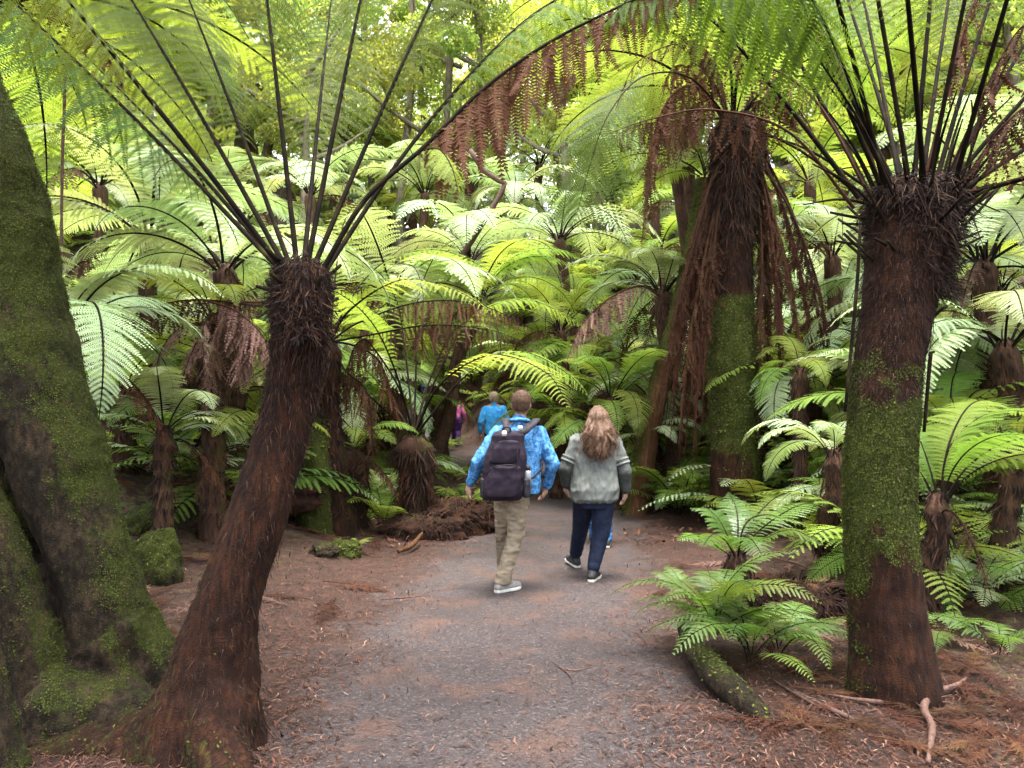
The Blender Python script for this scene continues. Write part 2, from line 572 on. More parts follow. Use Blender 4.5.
LIB = {'near': [], 'far': [], 'dead': [], 'dead_far': [], 'skirt': [], 'ground': [], 'flat': []}
for i in range(7):
    th0 = [62, 52, 68, 45, 56, 72, 48][i]; th1 = [-62, -74, -50, -66, -80, -58, -45][i]
    for lod, nn, mm in (('near', 46, 20), ('far', 40, 10)):
        LIB[lod].append(frond_mesh('frond_' + lod, arc(1.0, th0, th1, 1.0, 9, .02, i), (0, 1, 0), .20, nn, mm, .13, (.0150 if lod == 'near' else .0170), .006, .24 + .04 * (i % 3), 0, seed=i, wide=.95))
for i in range(4):
    LIB['dead'].append(frond_mesh('dead_frond', arc(1.0, [20, 5, 30, -10][i], [-85, -88, -80, -89][i], .6, 9, .02, i), (0, 1, 0), .15, 30, 12, .15, .028, .006, .2, .7, dead=.6, seed=20 + i, drop_out=.12))
    LIB['dead_far'].append(frond_mesh('dead_frond', arc(1.0, [35, 15, 40, 0][i], [-80, -85, -70, -88][i], .8, 9, .02, i), (0, 1, 0), .17, 22, 8, .12, .032, .006, .2, .55, dead=.4, seed=30 + i, drop_out=.1))
    LIB['skirt'].append(frond_mesh('dead_frond', arc(1.0, [-45, -55, -62, -35][i], [-89, -88, -90, -89][i], .35, 9, .015, i), (0, 1, 0), .11, 34, 9, .08, .026, .006, .2, .9, dead=.9, seed=40 + i, drop_out=.1))
    LIB['ground'].append(frond_mesh('frond_ground', arc(1.0, [66, 52, 40, 58][i], [-30, -42, -25, -50][i], 1.0, 9, .03, i), (0, 1, 0), .24, 22, 15, .16, .026, .005, .25, 0, seed=50 + i, wide=1.05, peak=.22, taper=1.15, fwd=.4))
    LIB['flat'].append(frond_mesh('fallen_frond', arc(1.0, [8, 4, 10, 3][i], [-8, -6, -10, -4][i], 1.0, 9, .03, i), (0, 1, 0), .2, 36, 12, .12, .016, .006, .12, 0, dead=.5, seed=60 + i, drop_out=.15, fwd=.8, lift=0))


def put_frond(root, me, base, az, tilt, size, leaf, name='frond', roll=0, stalk=None):
    o = bpy.data.objects.new(name, me)
    C.objects.link(o)
    if len(me.materials) == 0:
        me.materials.append(None); me.materials.append(None)
    o.parent = root
    o.location = Vector(base) - Vector(root.location)
    o.rotation_euler = (roll, -tilt, az)
    o.scale = (size, size, size)
    for s_, m_ in zip(o.material_slots, (leaf, stalk or M['stipe'])):
        s_.link = 'OBJECT'; s_.material = m_
    return o


def crown(root, top, nfr, L, leaf, lod, seed, tilt=(-.25, .3), az=(0, 2 * PI), ndead=0, nskirt=0, dead=None, rad=.08, name='frond', var=.36):
    g = random.Random(seed)
    top = Vector(top)
    for i in range(nfr):
        a = az[0] + (az[1] - az[0]) * (i + g.uniform(-.35, .35)) / nfr
        b = top + Vector((math.cos(a), math.sin(a), 0)) * rad * .6 + Vector((0, 0, g.uniform(-.06, .06)))
        put_frond(root, g.choice(LIB[lod]), b, a + g.gauss(0, .12), g.uniform(*tilt) + g.gauss(0, .10), L * g.uniform(1 - var, 1 + var * .5), leaf, name, g.uniform(-.25, .25))
    for i in range(ndead):
        a = g.uniform(0, 2 * PI)
        b = top + Vector((math.cos(a), math.sin(a), 0)) * rad + Vector((0, 0, -.08))
        put_frond(root, g.choice(LIB['dead' if lod == 'near' else 'dead_far']), b, a, g.uniform(-.1, .3), L * g.uniform(.6, .9), dead or M['frond_dead'], 'dead_frond', g.uniform(-.3, .3))
    for i in range(nskirt):
        a = g.uniform(0, 2 * PI)
        b = top + Vector((math.cos(a), math.sin(a), 0)) * rad + Vector((0, 0, -.1 - g.uniform(0, .2)))
        put_frond(root, g.choice(LIB['skirt']), b, a, g.uniform(-.1, .1), L * g.uniform(.45, .75), dead or M['frond_dead'], 'dead_frond', g.uniform(-.2, .2))


def remesh(name, geo, voxel, smooth=6, wr=0.0, wsc=(14, 14, 7), seed=0, fac=.5):
    V, f_ = join_geo(geo)
    me = mesh_np('tmp', V, f_)
    o = bpy.data.objects.new('tmp', me); C.objects.link(o)
    m1 = o.modifiers.new('r', 'REMESH'); m1.mode = 'VOXEL'; m1.voxel_size = voxel
    m2 = o.modifiers.new('s', 'SMOOTH'); m2.factor = fac; m2.iterations = smooth
    dg = bpy.context.evaluated_depsgraph_get(); dg.update()
    out = bpy.data.meshes.new_from_object(o.evaluated_get(dg))
    out.name = name
    bpy.data.objects.remove(o); bpy.data.meshes.remove(me)
    nv = len(out.vertices)
    if wr and nv:
        P = np.zeros(nv * 3, np.float32); out.vertices.foreach_get('co', P); P = P.reshape(-1, 3)
        N_ = np.zeros(nv * 3, np.float32); out.vertices.foreach_get('normal', N_); N_ = N_.reshape(-1, 3)
        d = .7 * vnoise(P * np.array(wsc), 1.0, seed) - 1.2 * np.abs(vnoise(P * np.array(wsc) * np.array([.8, .8, 1.5]), 1.0, seed + 7)) + .4 * vnoise(P * np.array(wsc) * 2.3, 1.0, seed + 1)
        P = P + N_ * (d * wr)[:, None]
        out.vertices.foreach_set('co', P.astype(np.float32).ravel())
    out.polygons.foreach_set('use_smooth', np.ones(len(out.polygons), bool))
    out.update()
    return out



# ------------------------------------------------------------------ world and light
w = bpy.data.worlds.new('World'); sc.world = w; w.use_nodes = True
nt = w.node_tree
bg = nt.nodes['Background']
sky = nt.nodes.new('ShaderNodeTexSky'); sky.sky_type = 'NISHITA'; sky.sun_disc = False
SUN_EL, SUN_AZ = R(83), R(160)          # azimuth from +Y: a high veiled sun, a little behind the camera and to its right
sky.sun_elevation = SUN_EL; sky.sun_rotation = SUN_AZ
sky.dust_density = 4.0; sky.air_density = 1.0; sky.ozone_density = 1.0
hs = nt.nodes.new('ShaderNodeHueSaturation'); hs.inputs['Saturation'].default_value = .35
nt.links.new(sky.outputs[0], hs.inputs['Color']); nt.links.new(hs.outputs[0], bg.inputs['Color'])
bg.inputs['Strength'].default_value = .15
sl = bpy.data.lights.new('sun', 'SUN'); sl.energy = 1.5; sl.angle = R(20); sl.color = (1, .96, .88)
so = bpy.data.objects.new('sun', sl); C.objects.link(so)
so.rotation_euler = Vector((math.sin(SUN_AZ) * math.cos(SUN_EL), math.cos(SUN_AZ) * math.cos(SUN_EL), math.sin(SUN_EL))).to_track_quat('Z', 'Y').to_euler()
so.location = (0, 0, 30)
sc.view_settings.view_transform = 'Standard'
sc.view_settings.look = 'None'
sc.view_settings.exposure = 3.3
sc.view_settings.gamma = 1
sc.render.engine = 'CYCLES'
cy = sc.cycles
cy.max_bounces = 7; cy.diffuse_bounces = 5; cy.glossy_bounces = 2; cy.transmission_bounces = 5; cy.transparent_max_bounces = 4
cy.caustics_reflective = False; cy.caustics_refractive = False
cy.use_denoising = True
cy.use_adaptive_sampling = True; cy.adaptive_threshold = .02

# ------------------------------------------------------------------ ground
xs = np.concatenate([-np.geomspace(90, 3.6, 70), np.linspace(-3.5, 3.5, 170), np.geomspace(3.6, 90, 70)])
ys = np.concatenate([np.linspace(-30, 2.2, 20), np.linspace(2.4, 12, 210), np.geomspace(12.1, 220, 110)])
X, Y = np.meshgrid(xs, ys)
Z = hgt(X, Y)
idx = np.arange(X.size).reshape(X.shape)
f = np.stack([idx[:-1, :-1], idx[:-1, 1:], idx[1:, 1:], idx[1:, :-1]], -1).reshape(-1, 4)
me = mesh_np('ground', np.stack([X.ravel(), Y.ravel(), Z.ravel()], 1), [f], True)
E = path_edge(X.ravel(), Y.ravel())
set_attr(me, 'edge', E)
n = NT('forest_floor')
p = n.pos()
e = n.attr('edge')
wob = n.math('ADD', n.math('MULTIPLY', n.math('SUBTRACT', n.noise(p, 1.6, 5, .6), .5), 1.3), n.math('MULTIPLY', n.math('SUBTRACT', n.noise(p, 9, 4, .6), .5), .6))
off = n.rng(n.math('ADD', e, wob), -.22, .2)
big = n.noise(p, .9, 4)
mid = n.noise(p, 8, 5, .65)
fine = n.noise(p, 95, 5, .7)
vor = n.n('ShaderNodeTexVoronoi', i_Scale=75.0); n.l(p, vor.inputs['Vector'])
cell = n.n('ShaderNodeSeparateColor'); n.l(vor.outputs['Color'], cell.inputs[0])
g1 = n.ramp(n.math('ADD', n.math('MULTIPLY', fine, .62), n.math('ADD', n.math('MULTIPLY', mid, .25), n.math('MULTIPLY', big, .13))), [(.30, (.011, .008, .008)), (.46, (.029, .022, .0225)), (.62, (.047, .037, .038)), (.82, (.068, .055, .055))])
g1 = n.mix(n.rng(cell.outputs[0], .82, .9), g1, (.066, .051, .048))
g1 = n.mix(n.rng(cell.outputs[1], .86, .93), g1, (.025, .018, .015))
g1 = n.mix(n.math('MULTIPLY', n.rng(n.noise(p, 2.1, 5, .6), .50, .66), .7), g1, (.070, .036, .025))
g1 = n.mix(n.math('MULTIPLY', n.rng(n.noise(p, 1.1, 6, .65), .50, .64), .55), g1, (.022, .016, .016))
g2 = n.ramp(n.math('ADD', n.math('MULTIPLY', fine, .5), n.math('MULTIPLY', mid, .5)), [(.3, (.005, .003, .0022)), (.48, (.022, .010, .0065)), (.62, (.05, .022, .014)), (.8, (.09, .045, .030))])
far = n.rng(n.math('ADD', n.math('MULTIPLY', mid, 1.0), 0), .5, .62)
g2 = n.mix(n.math('MULTIPLY', far, n.rng(e, .8, 4, 0, .85)), g2, (.06, .08, .018))
col = n.mix(off, g1, g2)
bump = n.math('ADD', n.math('MULTIPLY', fine, .8), n.math('MULTIPLY', mid, .8))
M['ground'] = n.done(n.bsdf(col, .85, .25, bump, .9, .02))
ground = link('ground', me, [M['ground']])
tag(ground, kind='structure')


def ground_normal(x, y, d=.06):
    a = np.array([2 * d + 0 * x, 0 * x, hgt(x + d, y) - hgt(x - d, y)]).T
    b = np.array([0 * x, 2 * d + 0 * x, hgt(x, y + d) - hgt(x, y - d)]).T
    return nrm(np.cross(a, b))


def scatter_bits(name, x, y, lmin, lmax, wfrac, curl, mat, bias=1.0, lift=.004, stand=.15):
    """small loose bits lying on the ground, each a bent 6-vertex strip"""
    n_ = len(x)
    z = hgt(x, y)
    N_ = ground_normal(x, y)
    t = nrm(rng.normal(0, 1, (n_, 3)) * np.array([1, 1, stand]))
    t = nrm(t - N_ * np.sum(t * N_, 1, keepdims=True) * (1 - stand))
    s_ = nrm(np.cross(N_, t))
    l = rng.uniform(lmin, lmax, (n_, 1)) * rng.uniform(.5, 1, (n_, 1))
    wd = l * wfrac * rng.uniform(.4, 1.2, (n_, 1))
    b = np.stack([x, y, z + lift], 1) + N_ * rng.uniform(0, .008, (n_, 1))
    c = curl * rng.uniform(-.2, 1, (n_, 1))
    a0 = b - t * l * .5; a1 = b + N_ * l * c * .5 + s_ * l * rng.normal(0, .12, (n_, 1)); a2 = b + t * l * .5
    V = np.stack([a0 - s_ * wd * .3, a0 + s_ * wd * .3, a1 + s_ * wd, a2 + s_ * wd * .2, a2 - s_ * wd * .2, a1 - s_ * wd], 1).reshape(-1, 3)
    k = np.arange(n_)[:, None] * 6
    me = mesh_np(name, V, [np.vstack([k + np.array([0, 1, 2, 5]), k + np.array([5, 2, 3, 4])])], False)
    set_tone(me, 6, bias=bias)
    o = link(name, me, [mat])
    return tag(o, kind='stuff')


def pick(n_, x0, x1, y0, y1, w=None, ypow=1.0):
    """random ground points, denser near the camera, kept by weight w(edge)"""
    u = rng.uniform(0, 1, n_)
    y = y0 + (y1 - y0) * u ** ypow
    x = rng.uniform(x0, x1, n_) * (y / y1 * .9 + .1)
    e_ = path_edge(x, y) + bumps(x * 2.2, y * 2.2) * .22
    k = rng.uniform(0, 1, n_) < w(e_)
    return x[k], y[k]


x, y = pick(52000, -9, 9, 2.8, 13, lambda e: np.where(e < 0, .9, .35), 1.7)
scatter_bits('wood_chips', x, y, .008, .030, .22, .25, M['chips'])
x, y = pick(9000, -9, 9, 2.8, 12, lambda e: np.where(e < -.1, .5, .9), 1.6)
scatter_bits('twigs', x, y, .03, .10, .05, .12, M['chips'], 1.6)
x, y = pick(210000, -11, 11, 2.8, 14, lambda e: np.clip(.07 + .93 * sm((e + .6) / .75), 0, 1), 1.5)
scatter_bits('leaf_litter', x, y, .014, .07, .085, .45, M['litter'], 1.0, .006, .5)
x, y = pick(26000, -18, 18, 9, 26, lambda e: np.clip(sm((e + .3) / .5), 0, 1), 1.2)
scatter_bits('leaf_litter', x, y, .05, .16, .16, .5, M['litter'], 1.0, .01, .6)


# ------------------------------------------------------------------ trunks
def hero_trunk(root, stems, mossf, nfib=6000, ntuft=12000, mat=None, name='trunk', fib_len=.06, fib_w=.003, tuft=.013, fibf=None, fib_sag=.0, fib_out=.35, voxel=0, smooth=10):
    """stems: [(pts, radii, kwargs)] joined to one trunk mesh, plus its root fibres and moss as parts"""
    geo = []; pos = []; nor = []; tan = []
    for pts, rad, k in stems:
        V, f_, (p_, n_, t_) = tube(pts, rad, **k)
        geo.append((V, f_)); pos.append(p_); nor.append(n_); tan.append(t_)
    if voxel:
        me = remesh(name, geo, voxel, smooth, .006, (22, 22, 9), 9)
        nv = len(me.vertices)
        pos = np.zeros(nv * 3, np.float32); me.vertices.foreach_get('co', pos); pos = pos.reshape(-1, 3).astype(float)
        nor = np.zeros(nv * 3, np.float32); me.vertices.foreach_get('normal', nor); nor = nor.reshape(-1, 3).astype(float)
        tan = np.array([0, 0, 1.0]) - nor * nor[:, 2:3]; tan = nrm(tan + np.array([0, 0, .001]))
        set_attr(me, 'moss', mossf(pos, nor))
    else:
        V, f_ = join_geo(geo)
        me = mesh_np(name, V, f_, True)
        mk = []
        for (vv, ff), p_, n_, t_ in zip(geo, pos, nor, tan):
            a = mossf(p_, n_); mk.append(np.concatenate([a, np.zeros(len(vv) - len(a))]))
        set_attr(me, 'moss', np.concatenate(mk))
        pos = np.vstack(pos); nor = np.vstack(nor); tan = np.vstack(tan)
    o = link(name, me, [mat or M['fibre']], root)
    tan = np.where(tan[:, 2:3] < 0, -tan, tan)
    mm = mossf(pos, nor) + .35 * vnoise(pos, 9, 3) + .2 * vnoise(pos, 25, 5)
    if nfib:
        wgt = np.clip(1.05 - mm, .03, 1)
        if fibf is not None: wgt = wgt * fibf(pos)
        V, f_ = hairs(pos, nor, tan, nfib, fib_len, fib_w, fib_out, 1.0, .3, wgt, fib_sag)
        me = mesh_np('root_fibres', V, f_); set_tone(me, 5, bias=1.4)
        tag(link('root_fibres', me, [M['hair_fibre']], root), kind='stuff')
    if ntuft:
        wgt = np.clip((mm - .38) * 4, 0, 1) + 1e-6
        V, f_ = tufts(pos, nor, ntuft, tuft, wgt, .6)
        me = mesh_np('moss', V, f_); set_tone(me, 4)
        tag(link('moss', me, [M['moss']], root), kind='stuff')
    return o


def stubs(root, top, rad, n_, L0=.10, L1=.3, z0=-.25, z1=.0, r=.012, name='stalk_stub'):
    geo = []
    for i in range(n_):
        a = random.uniform(0, 2 * PI); z = random.uniform(z0, z1)
        d = Vector((math.cos(a), math.sin(a), random.uniform(.1, 1.1))).normalized()
        b = Vector(top) + Vector((math.cos(a), math.sin(a), 0)) * rad * .8 + Vector((0, 0, z))
        l = random.uniform(L0, L1)
        V, f_, _ = tube([b, b + d * l * .5, b + d * l + Vector((0, 0, l * .05))], [r, r * .85, r * .7], 6, 5)
        geo.append((V, f_))
    V, f_ = join_geo(geo)
    o = link(name, mesh_np(name, V, f_, True), [M['stipe']], root)
    o['kind'] = 'stuff'
    return o


def hero_path(c, p1, L, bend0=.25, bend1=1.1, straight=None):
    """from the crown c through p1, then arching over and down for a total length L"""
    c = Vector(c); p1 = Vector(p1)
    d = (p1 - c); l1 = d.length; d.normalize()
    h = Vector((d.x, d.y, 0)); 
    h = h.normalized() if h.length > 1e-3 else Vector((1, 0, 0))
    th = math.atan2(d.z, math.hypot(d.x, d.y))
    out = [c, c.lerp(p1, .5) + Vector((0, 0, .012 * l1)), p1.copy()]
    p = p1.copy(); s = l1; step = .12
    while s < L:
        t = (s - l1) / max(L - l1, .1)
        th -= (bend0 + (bend1 - bend0) * t) * step
        th = max(th, -1.4)
        p = p + (h * math.cos(th) + Vector((0, 0, 1)) * math.sin(th)) * step
        out.append(p.copy()); s += step
    return out


def hero_frond(root, name, pts, leaf=None, stalk=None, label=None, **k):
    d = Vector(pts[-1]) - Vector(pts[0])
    az = math.atan2(d.y, d.x) if math.hypot(d.x, d.y) > .2 else 0
    sd = k.pop('side', None) or (-math.sin(az), math.cos(az), 0)
    me = frond_mesh(name, pts, sd, **k)
    o = link(name, me, [leaf or M['frond'], stalk or M['stipe'], M['frond_dead']], root)
    if label: o['label'] = label
    return o


# === left: leaning tree fern ===================================================================
B = G(205, 742)
D = B.y
LF = thing('tree_fern', 'leaning red-brown tree fern whose bare trunk curves up beside the big mossy tree', 'tree fern', B)
def lf_moss(p_, n_):
    return np.clip(.30 * (1 - (p_[:, 2] - B.z) / 1.1), 0, .3) + .12 * (n_[:, 0] < -.2)
dt = 3.65
ctr = at(301, 268, dt)
pts = [at(192, 790, D + .02), at(200, 735, D), at(212, 680, D), at(229, 600, D + .02), at(263, 500, D + .05), at(290, 400, D + .08), at(300, 310, dt), ctr]
pts[-1].z -= .0
hero_trunk(LF, [(pts, [.36, .30, .215, .158, .142, .120, .128, .135], dict(seg=72, rings=120, amp=.09, scale=5, ridge=.10, ridge_n=6, seed=2)),
                ([at(225, 690, D + .02), at(192, 757, D - .02), at(120, 772, D + .02), at(40, 782, D + .1)], [.14, .21, .24, .2], dict(seg=60, rings=50, amp=.16, scale=4, ridge=.10, ridge_n=5, seed=4)),
                ([at(225, 700, D - .05), at(218, 745, D - .2), at(235, 790, D - .4)], [.17, .15, .1], dict(seg=32, rings=30, amp=.15, scale=5, ridge=.12, seed=5))],
           lf_moss, 18000, 1600, fib_len=.05, fib_w=.0016, fib_out=.16, voxel=.013, smooth=4, fibf=lambda q: .25 + sm((q[:, 2] - 1.1) / .9) * 1.2)
# matted collar under the crown
V, f_, (a1, a2, a3) = tube([ctr + Vector((.0, 0, -.34)), ctr + Vector((0, 0, -.12)), ctr + Vector((0, 0, .03))], [.115, .125, .075], 40, 20, .25, 9, .15, 9, 8)
V2, f2 = hairs(a1, a2, a3, 2600, .06, .003, .5, .6, .6)
V2b, f2b = hairs(a1, a2, a3, 900, .09, .002, .5, .9, .5)
me = mesh_np('crown_mat', *join_geo([(V2, f2), (V2b, f2b)])); set_tone(me, 5, bias=1.3)
tag(link('crown_mat', me, [M['hair_fibre']], LF), kind='stuff')
stubs(LF, ctr, .14, 16, .05, .14, -.2, .03, .012)
LFR = [  # exit pixel, depth there, length, extra
    ((8, -4), 3.75, 2.9, dict(s0=.2, hang=.45)),
    ((128, -6), 4.05, 2.8, dict(s0=.28, hang=.4)),
    ((186, -8), 4.4, 2.7, {}),
    ((266, -6), 3.75, 2.7, {}),
    ((362, -6), 3.9, 2.8, {}),
    ((436, -8), 4.1, 2.8, {}),
    ((60, -10), 3.0, 2.6, {}), ((330, 10), 4.9, 2.8, dict(s0=.25)), ((90, 60), 4.9, 2.9, dict(s0=.25)),
]
for i, ((px, py), d_, L_, k) in enumerate(LFR):
    p1 = at(px, py, d_)
    c0 = ctr + Vector(((p1 - ctr).normalized().x * .11, (p1 - ctr).normalized().y * .11, -.03))
    hero_frond(LF, 'frond', hero_path(c0, p1, L_, .30, 1.5), M['frond_over'], W=.40, n=42, m=32, r0=.0125, pl=.034, droop=.62, lift=.02, seed=200 + i, **dict(dict(s0=.34, hang=.22), **k))
# green frond arching to the right, and the half-dead one with brown hanging pinnae
hero_frond(LF, 'frond', [ctr + Vector((.09, .05, -.03)), at(400, 160, 3.95), at(470, 75, 4.15), at(540, 10, 4.3), at(620, -25, 4.35), at(720, -20, 4.3)], M['frond_over'], W=.40, n=40, m=30, s0=.34, pl=.034, r0=.013, droop=.7, hang=.3, seed=215)
hero_frond(LF, 'frond', [ctr + Vector((.1, -.02, -.03)), at(365, 200, 3.62), at(424, 147, 3.66), at(480, 92, 3.7), at(540, 48, 3.72), at(600, 16, 3.7), at(680, -18, 3.65), at(790, -40, 3.6)],
           M['frond_rust'], W=.42, n=40, m=24, s0=.27, pl=.052, r0=.0125, droop=.2, hang=.88, seed=216, label='half dead frond with rusty brown leaflets hanging down', dead=.30, peak=.12)
hero_frond(LF, 'frond', [at(424, 150, 3.68), at(440, 150, 3.6), at(452, 168, 3.5), at(458, 192, 3.45)], M['frond'], W=.14, n=14, m=16, s0=.05, pl=.03, r0=.004, droop=.3, hang=.4, seed=217)

# === left: big mossy tree =======================================================================
B2 = G(110, 705)
D2 = B2.y
BT = thing('mossy_tree', 'massive many-stemmed tree trunk coated in moss at the left edge', 'tree', B2)
def bt_moss(p_, n_):
    return np.clip(.22 + .30 * n_[:, 0] + .22 * n_[:, 2] + .34 * vnoise(p_, 1.7, 9) + .16 * vnoise(p_, 5, 8) + .07 * (p_[:, 2] - 1.2), 0, .9)
hero_trunk(BT, [
    ([at(125, 720, D2), at(108, 620, D2), at(84, 540, D2 + .03), at(52, 440, D2 + .06), at(14, 320, D2 + .1), at(-6, 200, D2 + .12), at(-62, 60, D2 + .15), at(-140, -120, D2 + .2)],
     [.26, .22, .222, .255, .27, .27, .27, .26], dict(seg=110, rings=190, amp=.095, scale=4, ridge=.10, ridge_n=4, seed=11)),
    ([at(75, 800, D2 - .25), at(45, 690, D2 - .25), at(10, 590, D2 - .28), at(-30, 500, D2 - .3), at(-110, 380, D2 - .3)], [.20, .145, .135, .135, .15], dict(seg=80, rings=90, amp=.09, scale=4, ridge=.10, ridge_n=4, seed=12)),
    ([at(15, 830, D2 - .85), at(-12, 740, D2 - .85), at(-32, 650, D2 - .85), at(-70, 540, D2 - .85)], [.13, .12, .115, .12], dict(seg=60, rings=60, amp=.09, scale=5, ridge=.12, ridge_n=4, seed=13)),
    ([at(-5, 430, D2 + .22), at(15, 540, D2 + .2), at(45, 700, D2 + .12)], [.2, .22, .26], dict(seg=50, rings=60, amp=.1, scale=4, ridge=.12, ridge_n=5, seed=18)),
    ([at(60, 560, D2 + .12), at(80, 660, D2 + .05), at(110, 760, D2 - .1)], [.15, .18, .28], dict(seg=60, rings=60, amp=.10, scale=4, ridge=.14, ridge_n=5, seed=14)),
    ([at(110, 630, D2 + .02), at(150, 690, D2 + .05), at(190, 760, D2 + .0)], [.26, .24, .2], dict(seg=40, rings=40, amp=.14, scale=5, ridge=.14, ridge_n=5, seed=15)),
    ([at(40, 720, D2 - .3), at(130, 735, D2 - .3), at(190, 765, D2 - .35)], [.26, .24, .16], dict(seg=40, rings=40, amp=.14, scale=5, ridge=.14, ridge_n=5, seed=16)),
], bt_moss, 3500, 110000, M['bark'], fib_len=.03, fib_w=.0016, tuft=.0080, fib_out=.15, voxel=.014, smooth=3)

# === right: tree fern with mossy lower trunk =====================================================
B3 = G(893, 694)
D3 = B3.y
RF = thing('tree_fern', 'thick tree fern on the right with moss round its middle and a shaggy dark crown', 'tree fern', B3)
RF_tags = None
def rf_moss(p_, n_):
    z = p_[:, 2]
    z = z + .22 * vnoise(p_, 3.5, 6) + .12 * vnoise(p_, 9, 7)
    m_ = sm((z - .60) / .45) * (1 - sm((z - 1.45) / .6))
    return np.clip(m_ * (.72 + .12 * vnoise(p_, 4, 4)) + .30 * sm((-n_[:, 0] - .45) / .5) * (z < .9) + .04, 0, 1)
top3 = at(914, 190, D3 + .05)
pts = [at(895, 745, D3), at(894, 690, D3), at(886, 600, D3), at(879, 500, D3), at(884, 400, D3), at(897, 310, D3 + .02), at(906, 240, D3 + .04), top3]
hero_trunk(RF, [(pts, [.33, .255, .205, .188, .185, .195, .218, .20], dict(seg=110, rings=170, amp=.06, scale=6, ridge=.05, ridge_n=6, seed=21))],
           rf_moss, 14000, 70000, fib_len=.04, fib_w=.0016, tuft=.0105, fib_out=.3, fibf=lambda q: .12 + sm((q[:, 2] - 1.45) / .5) * 1.4)
V, f_, (a1, a2, a3) = tube([top3 + Vector((-.02, 0, -.62)), top3 + Vector((-.01, 0, -.3)), top3 + Vector((0, 0, -.05)), top3 + Vector((0, 0, .06))], [.19, .225, .262, .17], 48, 26, .22, 7, .12, 9, 28)
parts = [hairs(a1, a2, a3, 5200, .08, .0035, .5, .8, .6), hairs(a1, a2, a3, 2200, .14, .002, .6, 1.0, .5)]
me = mesh_np('crown_mat', *join_geo(parts)); set_tone(me, 5, bias=1.6)
tag(link('crown_mat', me, [M['hair_fibre']], RF), kind='stuff')
V, f_, _ = tube([top3 + Vector((-.01, 0, -.5)), top3 + Vector((0, 0, -.2)), top3 + Vector((0, 0, .02))], [.18, .23, .16], 48, 20, .25, 7, .12, 9, 29)
o_ = link('crown_core', mesh_np('crown_core', V, f_, True), [M['fibre']], RF); set_attr(o_.data, 'moss', [0.0])
stubs(RF, top3, .27, 46, .08, .34, -.5, .0, .011)
RFR = [  # base pixel offset, exit pixel, depth there, length
    ((-22, -10), (798, -6), 4.5, 3.0), ((-5, -8), (877, -6), 4.1, 2.9), ((0, -8), (931, -6), 4.4, 2.9), ((15, -8), (966, -6), 4.0, 2.8),
    ((22, -8), (992, -6), 4.7, 2.9), ((36, -5), (1030, 92), 4.3, 2.9), ((52, -2), (1040, 140), 4.5, 2.8), ((-15, -12), (868, 20), 5.1, 2.8),
    ((-48, -2), (790, 45), 4.7, 2.8), ((-55, 8), (752, 62), 4.45, 2.9), ((30, -6), (1040, 20), 5.0, 2.9), ((8, -8), (950, -10), 5.0, 2.8),
    ((-30, -6), (835, -10), 3.7, 2.8), ((10, -8), (905, -30), 3.4, 2.7), ((40, -4), (1010, -10), 3.6, 2.8), ((-10, -8), (845, -8), 5.2, 2.8), ((55, 4), (1060, 170), 3.9, 2.6),
]
for i, ((ox, oy), (px, py), d_, L_) in enumerate(RFR):
    c0 = at(914 + ox, 190 + oy, D3 + (d_ - D3) * .12)
    hero_frond(RF, 'frond', hero_path(c0, at(px, py, d_), L_, .32, 1.4), M['frond_over'], W=.40, n=42, m=30, s0=.36 if i != 9 else .3, pl=.034, r0=.0145, droop=.55, hang=.2, lift=.0, seed=240 + i)
# frond coming left and towards the camera, its green pinnae hanging in a curtain
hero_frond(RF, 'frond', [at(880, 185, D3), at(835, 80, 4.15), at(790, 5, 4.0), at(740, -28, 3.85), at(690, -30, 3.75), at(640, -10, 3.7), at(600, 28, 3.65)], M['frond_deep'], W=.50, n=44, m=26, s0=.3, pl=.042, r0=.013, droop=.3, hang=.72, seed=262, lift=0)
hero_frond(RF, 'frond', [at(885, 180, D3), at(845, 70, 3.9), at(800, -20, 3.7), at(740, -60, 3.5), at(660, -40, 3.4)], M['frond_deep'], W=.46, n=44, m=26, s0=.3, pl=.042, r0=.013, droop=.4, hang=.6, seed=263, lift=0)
# brown, thin, dead ones in the same crown
for i, (bx, by, pp, dd, hg) in enumerate([
    (-60, 18, [(790, 133), (715, 110), (655, 118), (605, 135)], [4.25, 4.2, 4.1, 4.0], .9),
    (-45, 5, [(815, 100), (755, 60), (700, 40), (640, 60), (615, 110)], [4.5, 4.7, 4.9, 5.0, 5.0], .85),
    (10, -8, [(955, 60), (975, 0), (1000, -30)], [4.4, 4.5, 4.6], .8), (30, -5, [(1000, 60), (1030, 20), (1060, 10)], [4.1, 4.0, 4.0], .8),
    (-35, -8, [(850, 90), (820, 30), (780, -10), (730, -20)], [4.6, 4.9, 5.1, 5.2], .8), (45, 0, [(1000, 130), (1040, 100), (1080, 110)], [4.0, 3.9, 3.8], .8)]):
    hero_frond(RF, 'dead_frond', [at(914 + bx, 190 + by, D3)] + [at(a, b, c) for (a, b), c in zip(pp, dd)], M['frond_dead'], M['frond_dead'], W=.26, n=34, m=14, s0=.25, pl=.026, r0=.009, hang=hg, dead=.8, seed=270 + i, drop_out=.15)
# bare dead stalks sticking out of the crown
for i in range(26):
    a = random.uniform(0, 6.28); el_ = random.uniform(.1, 1.25)
    d0 = Vector((math.cos(a) * math.cos(el_), math.sin(a) * math.cos(el_) * .8, math.sin(el_)))
    b0 = top3 + Vector((math.cos(a) * .19, math.sin(a) * .19, random.uniform(-.22, .0)))
    l0 = random.uniform(.35, 1.25)
    V, f_, _ = tube([b0, b0 + d0 * l0 * .5 + Vector((0, 0, .02)), b0 + d0 * l0 + Vector((0, 0, -.10 * l0))], [.010, .008, .004], 6, 12, .1, 9)
    link('dead_stalk', mesh_np('dead_stalk', V, f_, True), [M['stipe']], RF)
